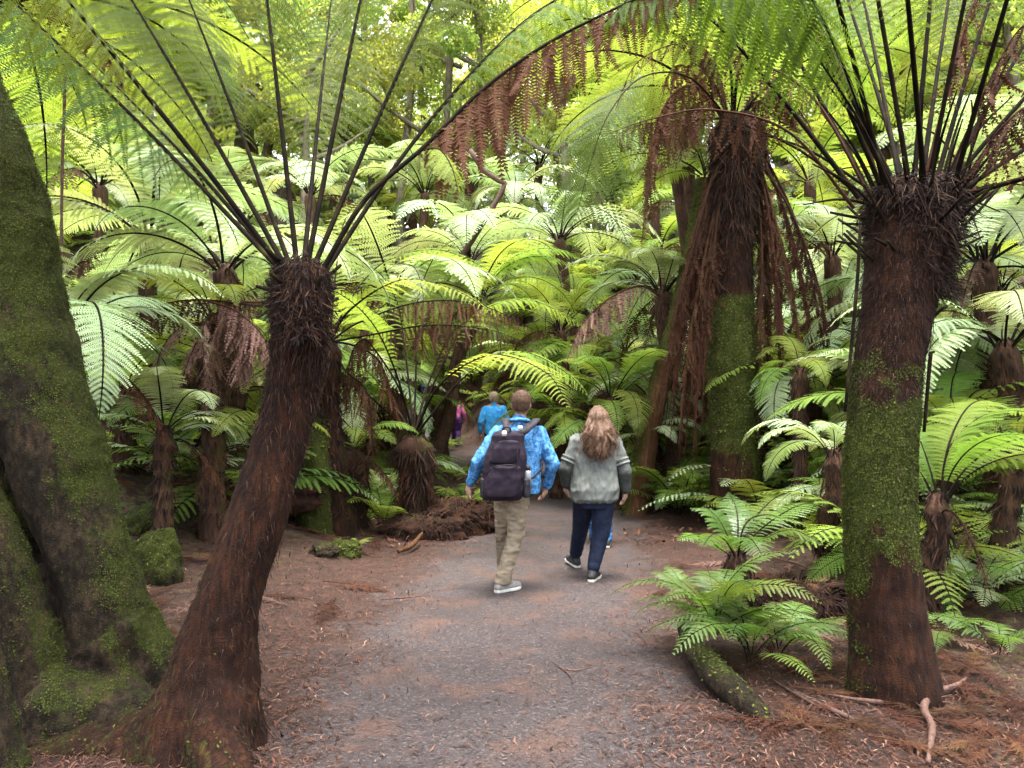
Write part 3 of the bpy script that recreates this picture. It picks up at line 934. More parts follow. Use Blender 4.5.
# two dead stalks hanging straight down beside the trunk
for (xa, ya, xb, yb) in ((857, 285, 845, 412), (931, 352, 924, 432)):
    V, f_, _ = tube([at(xa + 3, ya - (60 if xa < 900 else 0), D3 - .05), at(xa, ya, D3 - .06), at(xb, yb, D3 - .05)], [.008, .011, .009], 8, 8, .05, 9)
    link('dead_stalk', mesh_np('dead_stalk', V, f_, True), [M['stipe']], RF)

# === middle right: skirted tree fern =============================================================
B4 = G(738, 520)
D4 = B4.y
MF = thing('tree_fern', 'tall tree fern with a skirt of dead brown fronds and a mossy trunk', 'tree fern', B4)
def mf_moss(p_, n_):
    z = p_[:, 2] - B4.z
    hi = at(735, 295, D4).z - B4.z
    return np.clip((.66 - .2 * sm((z - hi + .15) / .3) * 3) * (z > -1) + .12 * n_[:, 0] - .28 * sm((at(735, 440, D4).z - p_[:, 2]) / .3) * (n_[:, 0] < .4) + .1 * n_[:, 2], 0, .85)
top4 = at(733, 135, D4)
pts = [at(742, 560, D4), at(738, 515, D4), at(735, 450, D4), at(732, 380, D4), at(731, 310, D4), at(733, 220, D4), top4]
s4 = D4 / F
hero_trunk(MF, [(pts, [31 * s4, 27 * s4, 24 * s4, 25 * s4, 22 * s4, 19 * s4, 17 * s4], dict(seg=80, rings=130, amp=.07, scale=4, ridge=.06, seed=31))],
           mf_moss, 5000, 16000, fib_len=.10, fib_w=.005, tuft=.024, fib_out=.25, fibf=lambda q: .15 + sm((q[:, 2] - at(735, 300, D4).z) / .4))
V, f_, (a1, a2, a3) = tube([at(734, 235, D4), at(735, 180, D4), at(738, 140, D4), at(738, 118, D4)], [19 * s4, 23 * s4, 26 * s4, 18 * s4], 36, 22, .2, 5, .1, 9, 33)
me = mesh_np('crown_mat', *join_geo([(V, f_)]), True); set_attr(me, 'moss', [0.0])
link('crown_mat', me, [M['fibre']], MF)
me = mesh_np('crown_fibres', *hairs(a1, a2, a3, 3600, .26, .005, .35, 1.0, .3)); set_tone(me, 5, bias=1.1)
tag(link('crown_fibres', me, [M['hair_fibre']], MF), kind='stuff')
SK = [  # x,y pixels from the top down, depth offsets
    [(720, 190), (704, 260), (688, 350), (678, 450)], [(720, 155), (706, 250), (692, 350), (684, 465)], [(722, 150), (694, 235), (674, 330), (660, 430)],
    [(724, 160), (712, 260), (700, 360), (692, 470)], [(716, 185), (698, 250), (682, 330), (668, 420)], [(722, 160), (708, 240), (698, 330), (694, 420)],
    [(726, 150), (716, 230), (706, 330), (702, 430)],
    [(752, 150), (764, 220), (768, 320), (764, 440)], [(755, 150), (774, 230), (782, 330), (780, 430)], [(754, 160), (762, 250), (760, 350), (758, 460)],
    [(760, 150), (786, 215), (806, 300), (818, 400)], [(762, 150), (795, 220), (818, 310), (832, 415)], [(758, 155), (780, 240), (796, 320), (800, 400)],
]
SK += [[(a + random.uniform(-5, 5), b + random.uniform(-12, 25)) for a, b in q] for q in SK[:7]] + [[(a + random.uniform(-4, 4), b + random.uniform(-12, 20)) for a, b in q] for q in SK[7:] + SK[7:9]]
for i, q in enumerate(SK):
    oy = (-.35, .1, .3)[i % 3]
    hero_frond(MF, 'dead_frond', [at(a, b, D4 + oy * min(1, k_ * .7)) for k_, (a, b) in enumerate(q)], M['frond_dead'], M['frond_dead'], W=.36 if i < 7 or 12 < i < 20 else .30, n=60, m=12, s0=.05, pl=.05, r0=.02, hang=.95, dead=.7, seed=300 + i, drop_out=.08, side=(1 if i < 7 else .3, .8, 0))
# the dead frond arching left and dangling a long shrivelled tip, and shaggy shorter ones
hero_frond(MF, 'dead_frond', [at(728, 128, D4), at(705, 92, D4 - .4), at(680, 88, D4 - .7), at(658, 120, D4 - .9), at(648, 180, D4 - .95), at(641, 250, D4 - .95)], M['frond_dead'], M['frond_dead'], W=.62, n=54, m=14, s0=.12, pl=.075, r0=.016, hang=.9, dead=.8, seed=330, side=(.5, 1, 0))
for i, q in enumerate([[(725, 125), (708, 100), (690, 110), (672, 160)], [(728, 120), (715, 85), (700, 70), (676, 66), (660, 90)], [(745, 120), (765, 95), (785, 100), (800, 140)], [(728, 118), (720, 80), (706, 50), (680, 40)], [(742, 118), (752, 80), (770, 60), (790, 70)], [(735, 118), (690, 120), (640, 125), (606, 140)]]):
    hero_frond(MF, 'dead_frond', [at(a, b, D4 - .2 * k_ * (1 if i % 2 else -.6)) for k_, (a, b) in enumerate(q)], M['frond_rust'], M['frond_dead'], W=.62, n=34, m=14, s0=.2, pl=.062, r0=.016, hang=.9, dead=.75, seed=340 + i, side=(.2, 1, 0), drop_out=.1)
hero_frond(MF, 'frond', [at(728, 118, D4), at(690, 78, D4 - 1), at(645, 76, D4 - 2.2), at(610, 112, D4 - 3.0), at(590, 165, D4 - 3.2), at(574, 225, D4 - 3.3)], M['frond_deep'], side=(1, .25, 0), W=.62, n=46, m=26, s0=.5, pl=.04, r0=.014, droop=.4, hang=.15, seed=350, peak=.6, taper=2.2, fwd=.7)
crown(MF, top4 + Vector((0, 0, .1)), 11, 2.9, M['frond'], 'near', 77, (-.05, .35))

# ------------------------------------------------------------------ tree ferns of the gully
def simple_trunk(root, base, top, r0, r1, seed=0, moss=.25, mat='fibre_far', fib=500, seg=16, bend=.12, tuftn=0, fl=.12):
    base = Vector(base); top = Vector(top)
    g = random.Random(seed)
    h = (top - base).length
    m1 = base.lerp(top, .35) + Vector((g.uniform(-1, 1), g.uniform(-.6, .6), 0)) * bend * h * .5
    m2 = base.lerp(top, .7) + Vector((g.uniform(-1, 1), g.uniform(-.6, .6), 0)) * bend * h * .3
    pts = [base - Vector((0, 0, .25)), base + Vector((0, 0, .02)), m1, m2, top - Vector((0, 0, .08)), top + Vector((0, 0, .05))]
    rad = [r0 * 1.35, r0 * 1.15, (r0 + r1) / 2, r1, r1 * 1.2, r1 * .45]
    V, f_, (p_, n_, t_) = tube(pts, rad, seg, max(10, int(h * 9)), .14, 5, .08, 7, seed)
    me = mesh_np('trunk', V, f_, True)
    mk = np.clip(moss + .2 * n_[:, 0] + .15 * vnoise(p_, 2.5, seed), 0, .9)
    set_attr(me, 'moss', mk)
    link('trunk', me, [M[mat]], root)
    if fib:
        t_ = np.where(t_[:, 2:3] < 0, -t_, t_)
        me = mesh_np('root_fibres', *hairs(p_, n_, t_, fib, fl, .006, .3, 1, .3)); set_tone(me, 5, bias=1.3)
        tag(link('root_fibres', me, [M['hair_fibre']], root), kind='stuff')
    if tuftn:
        mm = mk + .4 * vnoise(p_, 8, 3)
        me = mesh_np('moss', *tufts(p_, n_, tuftn, .02, np.clip((mm - .35) * 4, 0, 1) + 1e-6)); set_tone(me, 4)
        tag(link('moss', me, [M['moss']], root), kind='stuff')


def tree_fern(px, py, d, L, leaf, label, nfr=16, nd=1, ns=0, r=.12, lod=None, seed=0, tilt=(-.25, .3), group=None, lean=0, dead=None, moss=.25, fib=None, az=(0, 2 * PI), minh=.15):
    top = at(px, py, d); nfr = max(8, round(nfr * .78))
    g = random.Random(seed + px)
    bx, by = top.x + lean + g.uniform(-.1, .1), top.y + g.uniform(-.1, .1)
    base = Vector((bx, by, hz(bx, by)))
    if top.z < base.z + minh: top.z = base.z + minh
    t = thing('tree_fern', label, 'tree fern', base, group)
    simple_trunk(t, base, top, r, r * .9, seed + px, moss, fib=(1000 if d < 13 else 0) if fib is None else fib)
    crown(t, top, nfr, L, M[leaf], lod or ('near' if d < 11.5 else 'far'), seed + px * 3 + py, tilt, az, nd, ns, dead, r, 'frond')
    if top.z - base.z > 1.0 and d < 14.5 and (px > 430 or d > 12):
        for s_ in range(2):
            fx, fy = base.x + g.uniform(-.5, .5), base.y - g.uniform(.3, .7)
            if float(path_edge(np.array(fx), np.array(fy))) < .35 or (430 < 512 + 760 * fx / fy < 520): continue
            FEET.append((fx, fy, g.uniform(1.0, 1.6)))
    return t


FEET = []
P_, G_, D_ = 'frond_pale', 'frond', 'frond_deep'
TF = [
    (700, 55, 12.6, 3.3, 'frond_lime', 'tall lime green tree fern directly behind the skirted one', dict(nfr=22, nd=1, tilt=(-.35, .15))),
    (-22, 5, 6.5, 3.4, 'frond_lime', 'tall lime green tree fern rising behind the mossy trunk in the upper left corner', dict(nfr=20, tilt=(-.35, .15))),
    (1090, 0, 7.6, 3.3, 'frond_lime', 'tall lime green tree fern reaching in over the upper right corner', dict(nfr=20, tilt=(-.35, .15))),
    (640, 40, 13.0, 3.0, 'frond_lime', 'tall lime green tree fern whose crown shows left of the shaggy skirted one', dict(nfr=20, lean=1.3, tilt=(-.3, .15))),
    (150, 240, 10.5, 2.7, P_, 'pale silvery tree fern high up, just right of the mossy trunk', dict(nfr=18, nd=2)),
    (225, 268, 8.6, 2.1, P_, 'pale feathery tree fern whose fronds end just left of the leaning trunk', dict(nfr=18, nd=2, ns=2)),
    (62, 345, 6.6, 1.9, P_, 'pale tree fern half hidden behind the massive mossy trunk', dict(nfr=15, nd=1)),
    (215, 318, 8.0, 1.35, G_, 'half bare tree fern with many brown dead fronds left of the leaning trunk', dict(nfr=7, nd=9, ns=2, dead='frond_dead_pale', tilt=(.0, .4))),
    (165, 432, 7.3, 1.15, P_, 'low pale fern with one broad frond held level over the leaf litter, left', dict(nfr=9, nd=2, r=.09)),
    (258, 440, 8.2, 1.1, G_, 'bright green low tree fern tucked behind the leaning trunk', dict(nfr=10, nd=3, r=.09)),
    (395, 295, 12, 2.4, P_, 'pale wide tree fern right of the leaning trunk top', dict(nfr=18, nd=3)),
    (470, 262, 15, 2.7, P_, 'pale tree fern in the gully above the man in blue', dict(nfr=18, nd=1, lean=-1.4)),
    (478, 305, 12.5, 2.3, G_, 'yellow green tree fern arching over the path bend', dict(nfr=16, nd=1, lean=-1.0, tilt=(.1, .45))),
    (560, 240, 17, 2.8, P_, 'pale tree fern at mid height in the middle of the gully', dict(nfr=18, nd=1)),
    (662, 292, 12, 2.0, P_, 'pale tree fern left of the skirt, beside a thick brown dead frond', dict(nfr=15, nd=2)),
    (612, 400, 11.8, 1.5, G_, 'upright shuttlecock tree fern just above the woman', dict(nfr=16, nd=4, tilt=(-.1, .35))),
    (562, 425, 12.6, 1.3, G_, 'bright fern with spreading fronds between the two walkers\' heads', dict(nfr=13, nd=2, r=.09)),
    (648, 438, 11.6, 1.0, P_, 'small pale fern beside the leaning mossy trunk', dict(nfr=12, nd=1, r=.08)),
    (985, 262, 8.8, 2.3, P_, 'pale tree fern at the right edge behind the thick trunk', dict(nfr=17, nd=3, dead='frond_dead_pale')),
    (1005, 345, 7.4, 1.8, P_, 'pale low crowned tree fern under the right edge', dict(nfr=15, nd=1)),
    (925, 318, 10.2, 2.0, P_, 'pale tree fern seen right behind the thick trunk', dict(nfr=16, nd=2)),
    (832, 255, 12.4, 2.3, P_, 'pale tree fern in the gap between the skirt and the thick trunk', dict(nfr=17, nd=1)),
    (800, 372, 9.3, 1.05, G_, 'small fern hung between the dead skirt and the thick trunk', dict(nfr=9, nd=2, r=.09)),
    (835, 455, 7.2, 1.0, P_, 'little pale fern touching the left side of the thick mossy trunk', dict(nfr=11, nd=2, r=.09)),
    (938, 500, 5.6, 1.35, G_, 'green fern with long bare stalks fanning out right of the thick trunk', dict(nfr=11, nd=3, r=.09, tilt=(-.1, .5), az=(-1.2, 2.2))),
    (1015, 455, 6.3, 1.4, G_, 'bright fern cut by the right edge above the brown litter', dict(nfr=13, nd=2, r=.1)),
    (700, 440, 12.2, 1.3, G_, 'fern glimpsed between the dead skirt and the mossy trunk', dict(nfr=11, nd=2, r=.1)),
    (310, 195, 18, 2.8, P_, 'pale distant tree fern behind the leaning fern\'s stalks', dict(nfr=16)),
    (425, 195, 22, 2.8, P_, 'pale distant tree fern below the half dead frond', dict(nfr=16)),
    (515, 200, 21, 2.7, P_, 'distant tree fern in the pale band above the gully middle', dict(nfr=16)),
    (610, 195, 24, 2.8, G_, 'yellow distant tree fern below the hanging green frond tip', dict(nfr=16)),
    (690, 205, 19, 2.7, G_, 'distant tree fern glimpsed left of the shaggy brown crown', dict(nfr=16)),
    (810, 180, 17, 2.7, G_, 'yellow green tree fern behind the right crown\'s left stalks', dict(nfr=16)),
    (100, 185, 14, 2.6, G_, 'yellow green tree fern at upper left above the pale one', dict(nfr=16)),
    (968, 185, 13, 2.6, P_, 'pale tree fern behind the right crown\'s right stalks', dict(nfr=16, nd=3)),
    (300, 400, 12.5, 1.6, G_, 'tree fern in the shade left of the path bend, behind the leaning trunk', dict(nfr=13, nd=3)),
    (380, 365, 14.5, 1.9, G_, 'green tree fern on the bank left of the rising path', dict(nfr=14, nd=2)),
    (560, 330, 15.0, 2.0, G_, 'tree fern on the slope above the two walkers', dict(nfr=16, nd=4)),
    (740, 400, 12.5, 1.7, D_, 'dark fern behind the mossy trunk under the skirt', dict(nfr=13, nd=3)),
    (120, 395, 8.8, 1.5, G_, 'yellow green fern low beside the mossy trunk edge', dict(nfr=12, nd=2)),
    (905, 420, 8.6, 1.5, P_, 'pale fern low behind the thick trunk', dict(nfr=12, nd=2)),
    (965, 395, 9.6, 1.7, P_, 'pale spreading fern over the right hand bank', dict(nfr=14, nd=2)),
]
for i, (px, py, d, L, leaf, lab, k) in enumerate(TF):
    if 'dead' in k: k['dead'] = M[k['dead']]
    tree_fern(px, py, d, L, leaf, lab, seed=500 + i, **k)
# far ferns up the slope: nothing tells these apart
FAR = [(390, 206, 30), (412, 214, 26), (365, 214, 28), (440, 204, 32), (340, 205, 31), (250, 115, 27), (345, 140, 26), (372, 110, 33), (468, 140, 30), (420, 85, 38), (560, 120, 31), (540, 165, 26), (650, 125, 29), (600, 90, 38), (820, 95, 25), (880, 130, 23), (955, 110, 21), (1010, 150, 16), (185, 95, 25), (110, 120, 22),
       (60, 70, 21), (30, 150, 17), (700, 90, 34), (760, 130, 26), (300, 75, 36), (500, 60, 42), (750, 50, 36), (1000, 60, 26), (20, 40, 28), (200, 40, 34), (120, 30, 36), (880, 50, 36), (660, 165, 22), (470, 185, 25)]
for i, (px, py, d) in enumerate(FAR):
    tree_fern(px, py, d, 2.9, (G_, 'canopy', P_)[i % 3], 'distant tree fern among many alike high on the slope', 15, 0, 0, seed=700 + i, group='distant tree ferns up the slope', r=.14)

k_ = 0
for i in range(3000):
    y_ = random.uniform(10.5, 34); x_ = random.uniform(-.78, .78) * y_
    e_ = float(path_edge(np.array(x_), np.array(y_)))
    if e_ < 1.5 or k_ >= 75 or (425 < 512 + 760 * x_ / y_ < 525 and y_ < 19): continue
    k_ += 1
    t = thing('tree_fern', 'short tree fern among many alike covering the gully slopes', 'tree fern', (x_, y_, hz(x_, y_)), 'short tree ferns on the gully slopes')
    tp = Vector(t.location) + Vector((0, 0, random.uniform(.4, 1.5)))
    simple_trunk(t, t.location, tp, .13, .12, i, .25, fib=0)
    crown(t, tp, 15, random.uniform(1.8, 2.5), M[random.choice([P_, P_, G_])], 'near' if y_ < 12 else 'far', i, (-.3, .2), ndead=2, rad=.1)

FILL = [(470, 375, 22), (505, 352, 21), (440, 345, 24), (525, 388, 19.5), (485, 330, 23), (400, 372, 18), (345, 395, 11.5), (385, 420, 12.5), (585, 375, 13.5), (625, 350, 14.5), (545, 365, 16), (600, 430, 12.2), (655, 400, 12.8), (420, 335, 15.5), (365, 330, 13.5), (690, 370, 14), (760, 350, 13.5), (815, 395, 10.5), (850, 330, 13), (280, 355, 13), (190, 375, 10.8), (130, 350, 11), (95, 300, 12), (240, 385, 9.8), (905, 375, 9.5), (950, 430, 7.8), (1000, 290, 11.5), (955, 300, 12), (575, 300, 18), (660, 250, 18), (430, 300, 18)]
for i, (px, py, d) in enumerate(FILL):
    tree_fern(px, py, d, 1.75, (P_, G_, 'frond_lit')[i % 3], 'leafy low tree fern among many alike on the near slopes', 17, 2, 0, seed=900 + i, group='leafy tree ferns on the near slopes', r=.09, tilt=(-.35, .35))
# a drooping cluster of pinkish dead fronds left of the leaning trunk
t = thing('dead_frond_cluster', 'drooping pinkish brown dead fronds left of the leaning trunk', 'dead frond', at(215, 305, 7.6))
for i, q in enumerate([[(262, 302), (232, 305), (202, 328), (186, 385)], [(205, 300), (238, 312), (264, 338), (273, 372)], [(240, 300), (222, 318), (212, 350), (208, 395)], [(262, 306), (190, 300), (135, 314), (98, 340)], [(250, 310), (245, 340), (238, 385)]]):
    hero_frond(t, 'dead_frond', [at(x_, y_, 7.6 + .15 * k2 * (1, -1, .4)[i % 3]) for k2, (x_, y_) in enumerate(q)], M['frond_dead_pale' if i != 3 else 'frond_dead'], M['frond_dead'], W=.40, n=38, m=14, s0=.04, pl=.035, r0=.012, hang=.72, dead=.6, seed=480 + i, side=(.4, 1, 0))

# brown dead frond bending left from the fern beside the skirt
d_ = 11.6
t = thing('dead_fern_frond', 'thick pinkish brown dead frond drooping above the woman', 'dead frond', at(660, 296, d_))
hero_frond(t, 'leaflets', [at(660, 296, d_), at(640, 286, d_ - .1), at(610, 298, d_ - .2), at(582, 325, d_ - .3), at(565, 365, d_ - .3)], M['frond_dead_pale'], M['frond_dead'], W=.55, n=46, m=14, s0=.03, pl=.05, r0=.02, hang=.8, dead=.7, seed=401, side=(.3, 1, 0))

# --- small dark tree fern left of the path with a wide fan of stalks
B5 = G(412, 528)
D5 = B5.y; s5 = D5 / F
SF = thing('tree_fern', 'short dark tree fern with a ragged brown trunk left of the path bend', 'tree fern', B5)
simple_trunk(SF, B5, at(414, 440, D5), 13 * s5, 17 * s5, 5, .3, 'fibre', 3000, 30, .22, 900, .2)
c5 = at(414, 436, D5)
for i in range(16):
    put_frond(SF, LIB['skirt'][i % 4], c5 + Vector((random.uniform(-.1, .1), random.uniform(-.1, .1), -.05)), i * .7, random.uniform(-.2, .1), random.uniform(.9, 1.3), M['frond_dead'], 'dead_frond')
for i, (q, off, leaf, kw) in enumerate([
    ([(470, 372), (520, 352), (565, 372), (592, 400)], -.5, 'frond', {}), ([(440, 370), (475, 315), (530, 300), (590, 330)], .2, 'frond', {}),
    ([(416, 370), (418, 300), (440, 250), (480, 230)], .6, 'frond', {}), ([(380, 385), (340, 350), (300, 345)], .4, 'frond', {}),
    ([(395, 370), (370, 320), (330, 290), (290, 300)], -.6, 'frond', {}), ([(440, 385), (490, 355), (545, 372), (570, 410)], -1.2, 'frond', {}),
    ([(400, 390), (375, 350), (362, 340), (350, 360), (346, 420)], -.3, 'frond_dead', dict(hang=.85, dead=.7)), ([(385, 410), (345, 375), (325, 372), (305, 400)], -.5, 'frond_dead', dict(hang=.85, dead=.7)),
    ([(430, 380), (455, 330), (490, 318), (530, 335)], 1.2, 'frond', {}), ([(405, 350), (396, 300), (372, 268), (330, 262)], 1.0, 'frond', {})]):
    hero_frond(SF, 'dead_frond' if 'dead' in kw else 'frond', [c5] + [at(a, b, D5 + off * (k_ + 1) / 2) for k_, (a, b) in enumerate(q)], M[leaf], None, W=.50, n=34, m=22, s0=.34, pl=.04, r0=.016, droop=.35, seed=420 + i, **kw)

# --- thin brown trunk with root fibres right behind the leaning fern
B6 = G(336, 532)
D6 = B6.y; s6 = D6 / F
TB = thing('tree_fern', 'slender red-brown tree fern with mossy foot right behind the leaning trunk', 'tree fern', B6)
simple_trunk(TB, B6, at(328, 345, D6), 17 * s6, 11 * s6, 9, .2, 'fibre', 1800, 30, .05, 0, .14)
V, f_, (p_, n_, t_) = tube([at(318, 560, D6 - .1), at(318, 500, D6 - .1), at(322, 440, D6 - .05), at(326, 410, D6)], [22 * s6, 19 * s6, 13 * s6, 6 * s6], 30, 24, .25, 5, .1, 7, 3)
me = mesh_np('mossy_foot', V, f_, True); set_attr(me, 'moss', np.full(len(p_), .62))
link('mossy_foot', me, [M['bark']], TB)
me = mesh_np('moss', *tufts(p_, n_, 2500, .026)); set_tone(me, 4)
tag(link('moss', me, [M['moss']], TB), kind='stuff')
c6 = at(330, 342, D6)
for i, (q, off, leaf, kw) in enumerate([
    ([(360, 322), (420, 302), (480, 305), (545, 335)], .2, 'frond_dead', dict(hang=.85, dead=.35)), ([(370, 335), (430, 325), (490, 330), (530, 345)], -.5, 'frond_dead', dict(hang=.85, dead=.4)),
    ([(350, 300), (385, 262), (440, 250), (500, 275)], .6, 'frond', {}), ([(310, 300), (270, 270), (220, 290)], .6, 'frond', {}), ([(335, 280), (345, 220), (370, 190)], 1.0, 'frond', {}),
    ([(345, 370), (366, 390), (372, 430), (372, 470)], -.2, 'frond_dead', dict(hang=.7, dead=.8)), ([(352, 345), (378, 360), (392, 395), (398, 430)], .2, 'frond_dead', dict(hang=.7, dead=.8)),
    ([(350, 310), (400, 280), (455, 290), (500, 318)], -.8, 'frond', {}), ([(290, 345), (240, 340), (200, 370)], .4, 'frond_dead', dict(hang=.7, dead=.6))]):
    hero_frond(TB, 'dead_frond' if 'dead' in kw else 'frond', [c6] + [at(a, b, D6 + off * (k_ + 1) / 2) for k_, (a, b) in enumerate(q)], M[leaf], None, W=.40, n=36, m=18, s0=.22, pl=.032, r0=.014, droop=.35, seed=440 + i, **kw)

# --- shaggy stump between them
B7 = G(352, 526)
SB = thing('tree_fern', 'shaggy dead-looking fern stump between two dark trunks left of the path', 'tree fern', B7)
simple_trunk(SB, B7, at(352, 455, B7.y), .15, .2, 15, .2, 'fibre', 1500, 24, .08, 0, .16)
crown(SB, at(352, 450, B7.y), 4, 1.1, M['frond'], 'near', 3, (-.1, .3), ndead=5, nskirt=6)

# --- red-brown trunk at the bend
p0 = drop(440, 15.4)
t = thing('tree_fern', 'red-brown trunk at the path bend beside the pink walker', 'tree fern', p0)
simple_trunk(t, p0, at(440, 392, 15.4), .20, .19, 31, .0, 'fibre_far', 500, 20, .04)
crown(t, at(440, 388, 15.4), 8, 1.9, M['frond'], 'far', 31, (.0, .4), ndead=3)

# --- leaning mossy trunk behind the woman
B8 = G(638, 514)
D8 = B8.y
t = thing('leaning_tree', 'leaning mossy trunk rising behind the dead frond skirt, right of the woman', 'tree', B8)
s8 = D8 / F
V, f_, (p_, n_, t_) = tube([at(630, 540, D8), at(638, 500, D8), at(646, 450, D8), at(656, 400, D8), at(672, 340, D8 + .05), at(690, 270, D8 + .1), at(705, 180, D8 + .1)], [16 * s8, 12 * s8, 10.5 * s8, 10.5 * s8, 10 * s8, 10 * s8, 9 * s8], 40, 70, .12, 4, .1, 6, 41)
me = mesh_np('trunk', V, f_, True)
mk = np.clip(.30 - .36 * n_[:, 0] + .2 * vnoise(p_, 3, 1), 0, .9); set_attr(me, 'moss', mk)
link('trunk', me, [M['warm_bark']], t)
me = mesh_np('moss', *tufts(p_, n_, 4000, .025, np.clip((mk - .4) * 4, 0, 1) + 1e-6)); set_tone(me, 4)
tag(link('moss', me, [M['moss']], t), kind='stuff')
crown(t, at(706, 178, D8 + .1), 8, 2.0, M['frond'], 'near', 51, (.0, .4), name='frond')

# --- small tree fern on the right of the path
B9 = G(736, 606)
D9 = B9.y; s9 = D9 / F
t = thing('small_tree_fern', 'small tree fern with a dark stub trunk at the right edge of the path', 'tree fern', B9)
c9 = at(737, 560, D9)
simple_trunk(t, B9, c9, 15 * s9, 13 * s9, 61, .15, 'fibre', 1500, 26, .05, 0, .07)
for i, (q, off) in enumerate([([(722, 525), (708, 510), (690, 508)], .3), ([(745, 525), (765, 515), (800, 522), (835, 535)], .2), ([(715, 545), (695, 535), (676, 540)], -.2), ([(755, 545), (790, 530), (825, 545)], -.3),
                              ([(738, 525), (735, 505), (728, 492)], .8), ([(760, 530), (800, 505), (832, 505)], .8), ([(725, 540), (712, 535), (702, 548)], -.7), ([(742, 540), (752, 540), (765, 560)], -.8), ([(750, 525), (775, 498), (800, 490)], 1.2)]):
    hero_frond(t, 'frond', [c9] + [at(a, b, D9 + off * (k_ + 1) / len(q)) for k_, (a, b) in enumerate(q)], M['ground_leaf'], None, W=.21, n=26, m=15, s0=.18, pl=.022, r0=.008, droop=.25, seed=460 + i, wide=1.0)
for i in range(7):
    put_frond(t, LIB['skirt'][i % 4], c9 + Vector((0, 0, -.05)), i * .9, random.uniform(.0, .3), random.uniform(.4, .6), M['frond_dead'], 'dead_frond')

# ------------------------------------------------------------------ low ferns
def low_fern(px, d, L, n_, label, leaf='ground_leaf', tilt=(-.2, .25), seed=0, group=None, dz=0.0, py=None, az=(0, 2 * PI), nd=0):
    p = drop(px, d, dz) if py is None else G(px, py) + Vector((0, 0, dz))
    t = thing('ground_fern', label, 'fern', p, group)
    if 330 < px < 710 and p.y > 8: leaf = 'frond_lit'  # low ferns by the path take the leaf colour with light painted in
    crown(t, p, n_, L, M[leaf], 'ground', seed, tilt, az, rad=.04, name='frond')
    for i in range(nd):
        put_frond(t, LIB['dead'][i % 4], p, random.uniform(0, 6), .2, L * .8, M['frond_dead'], 'dead_frond')
    return t

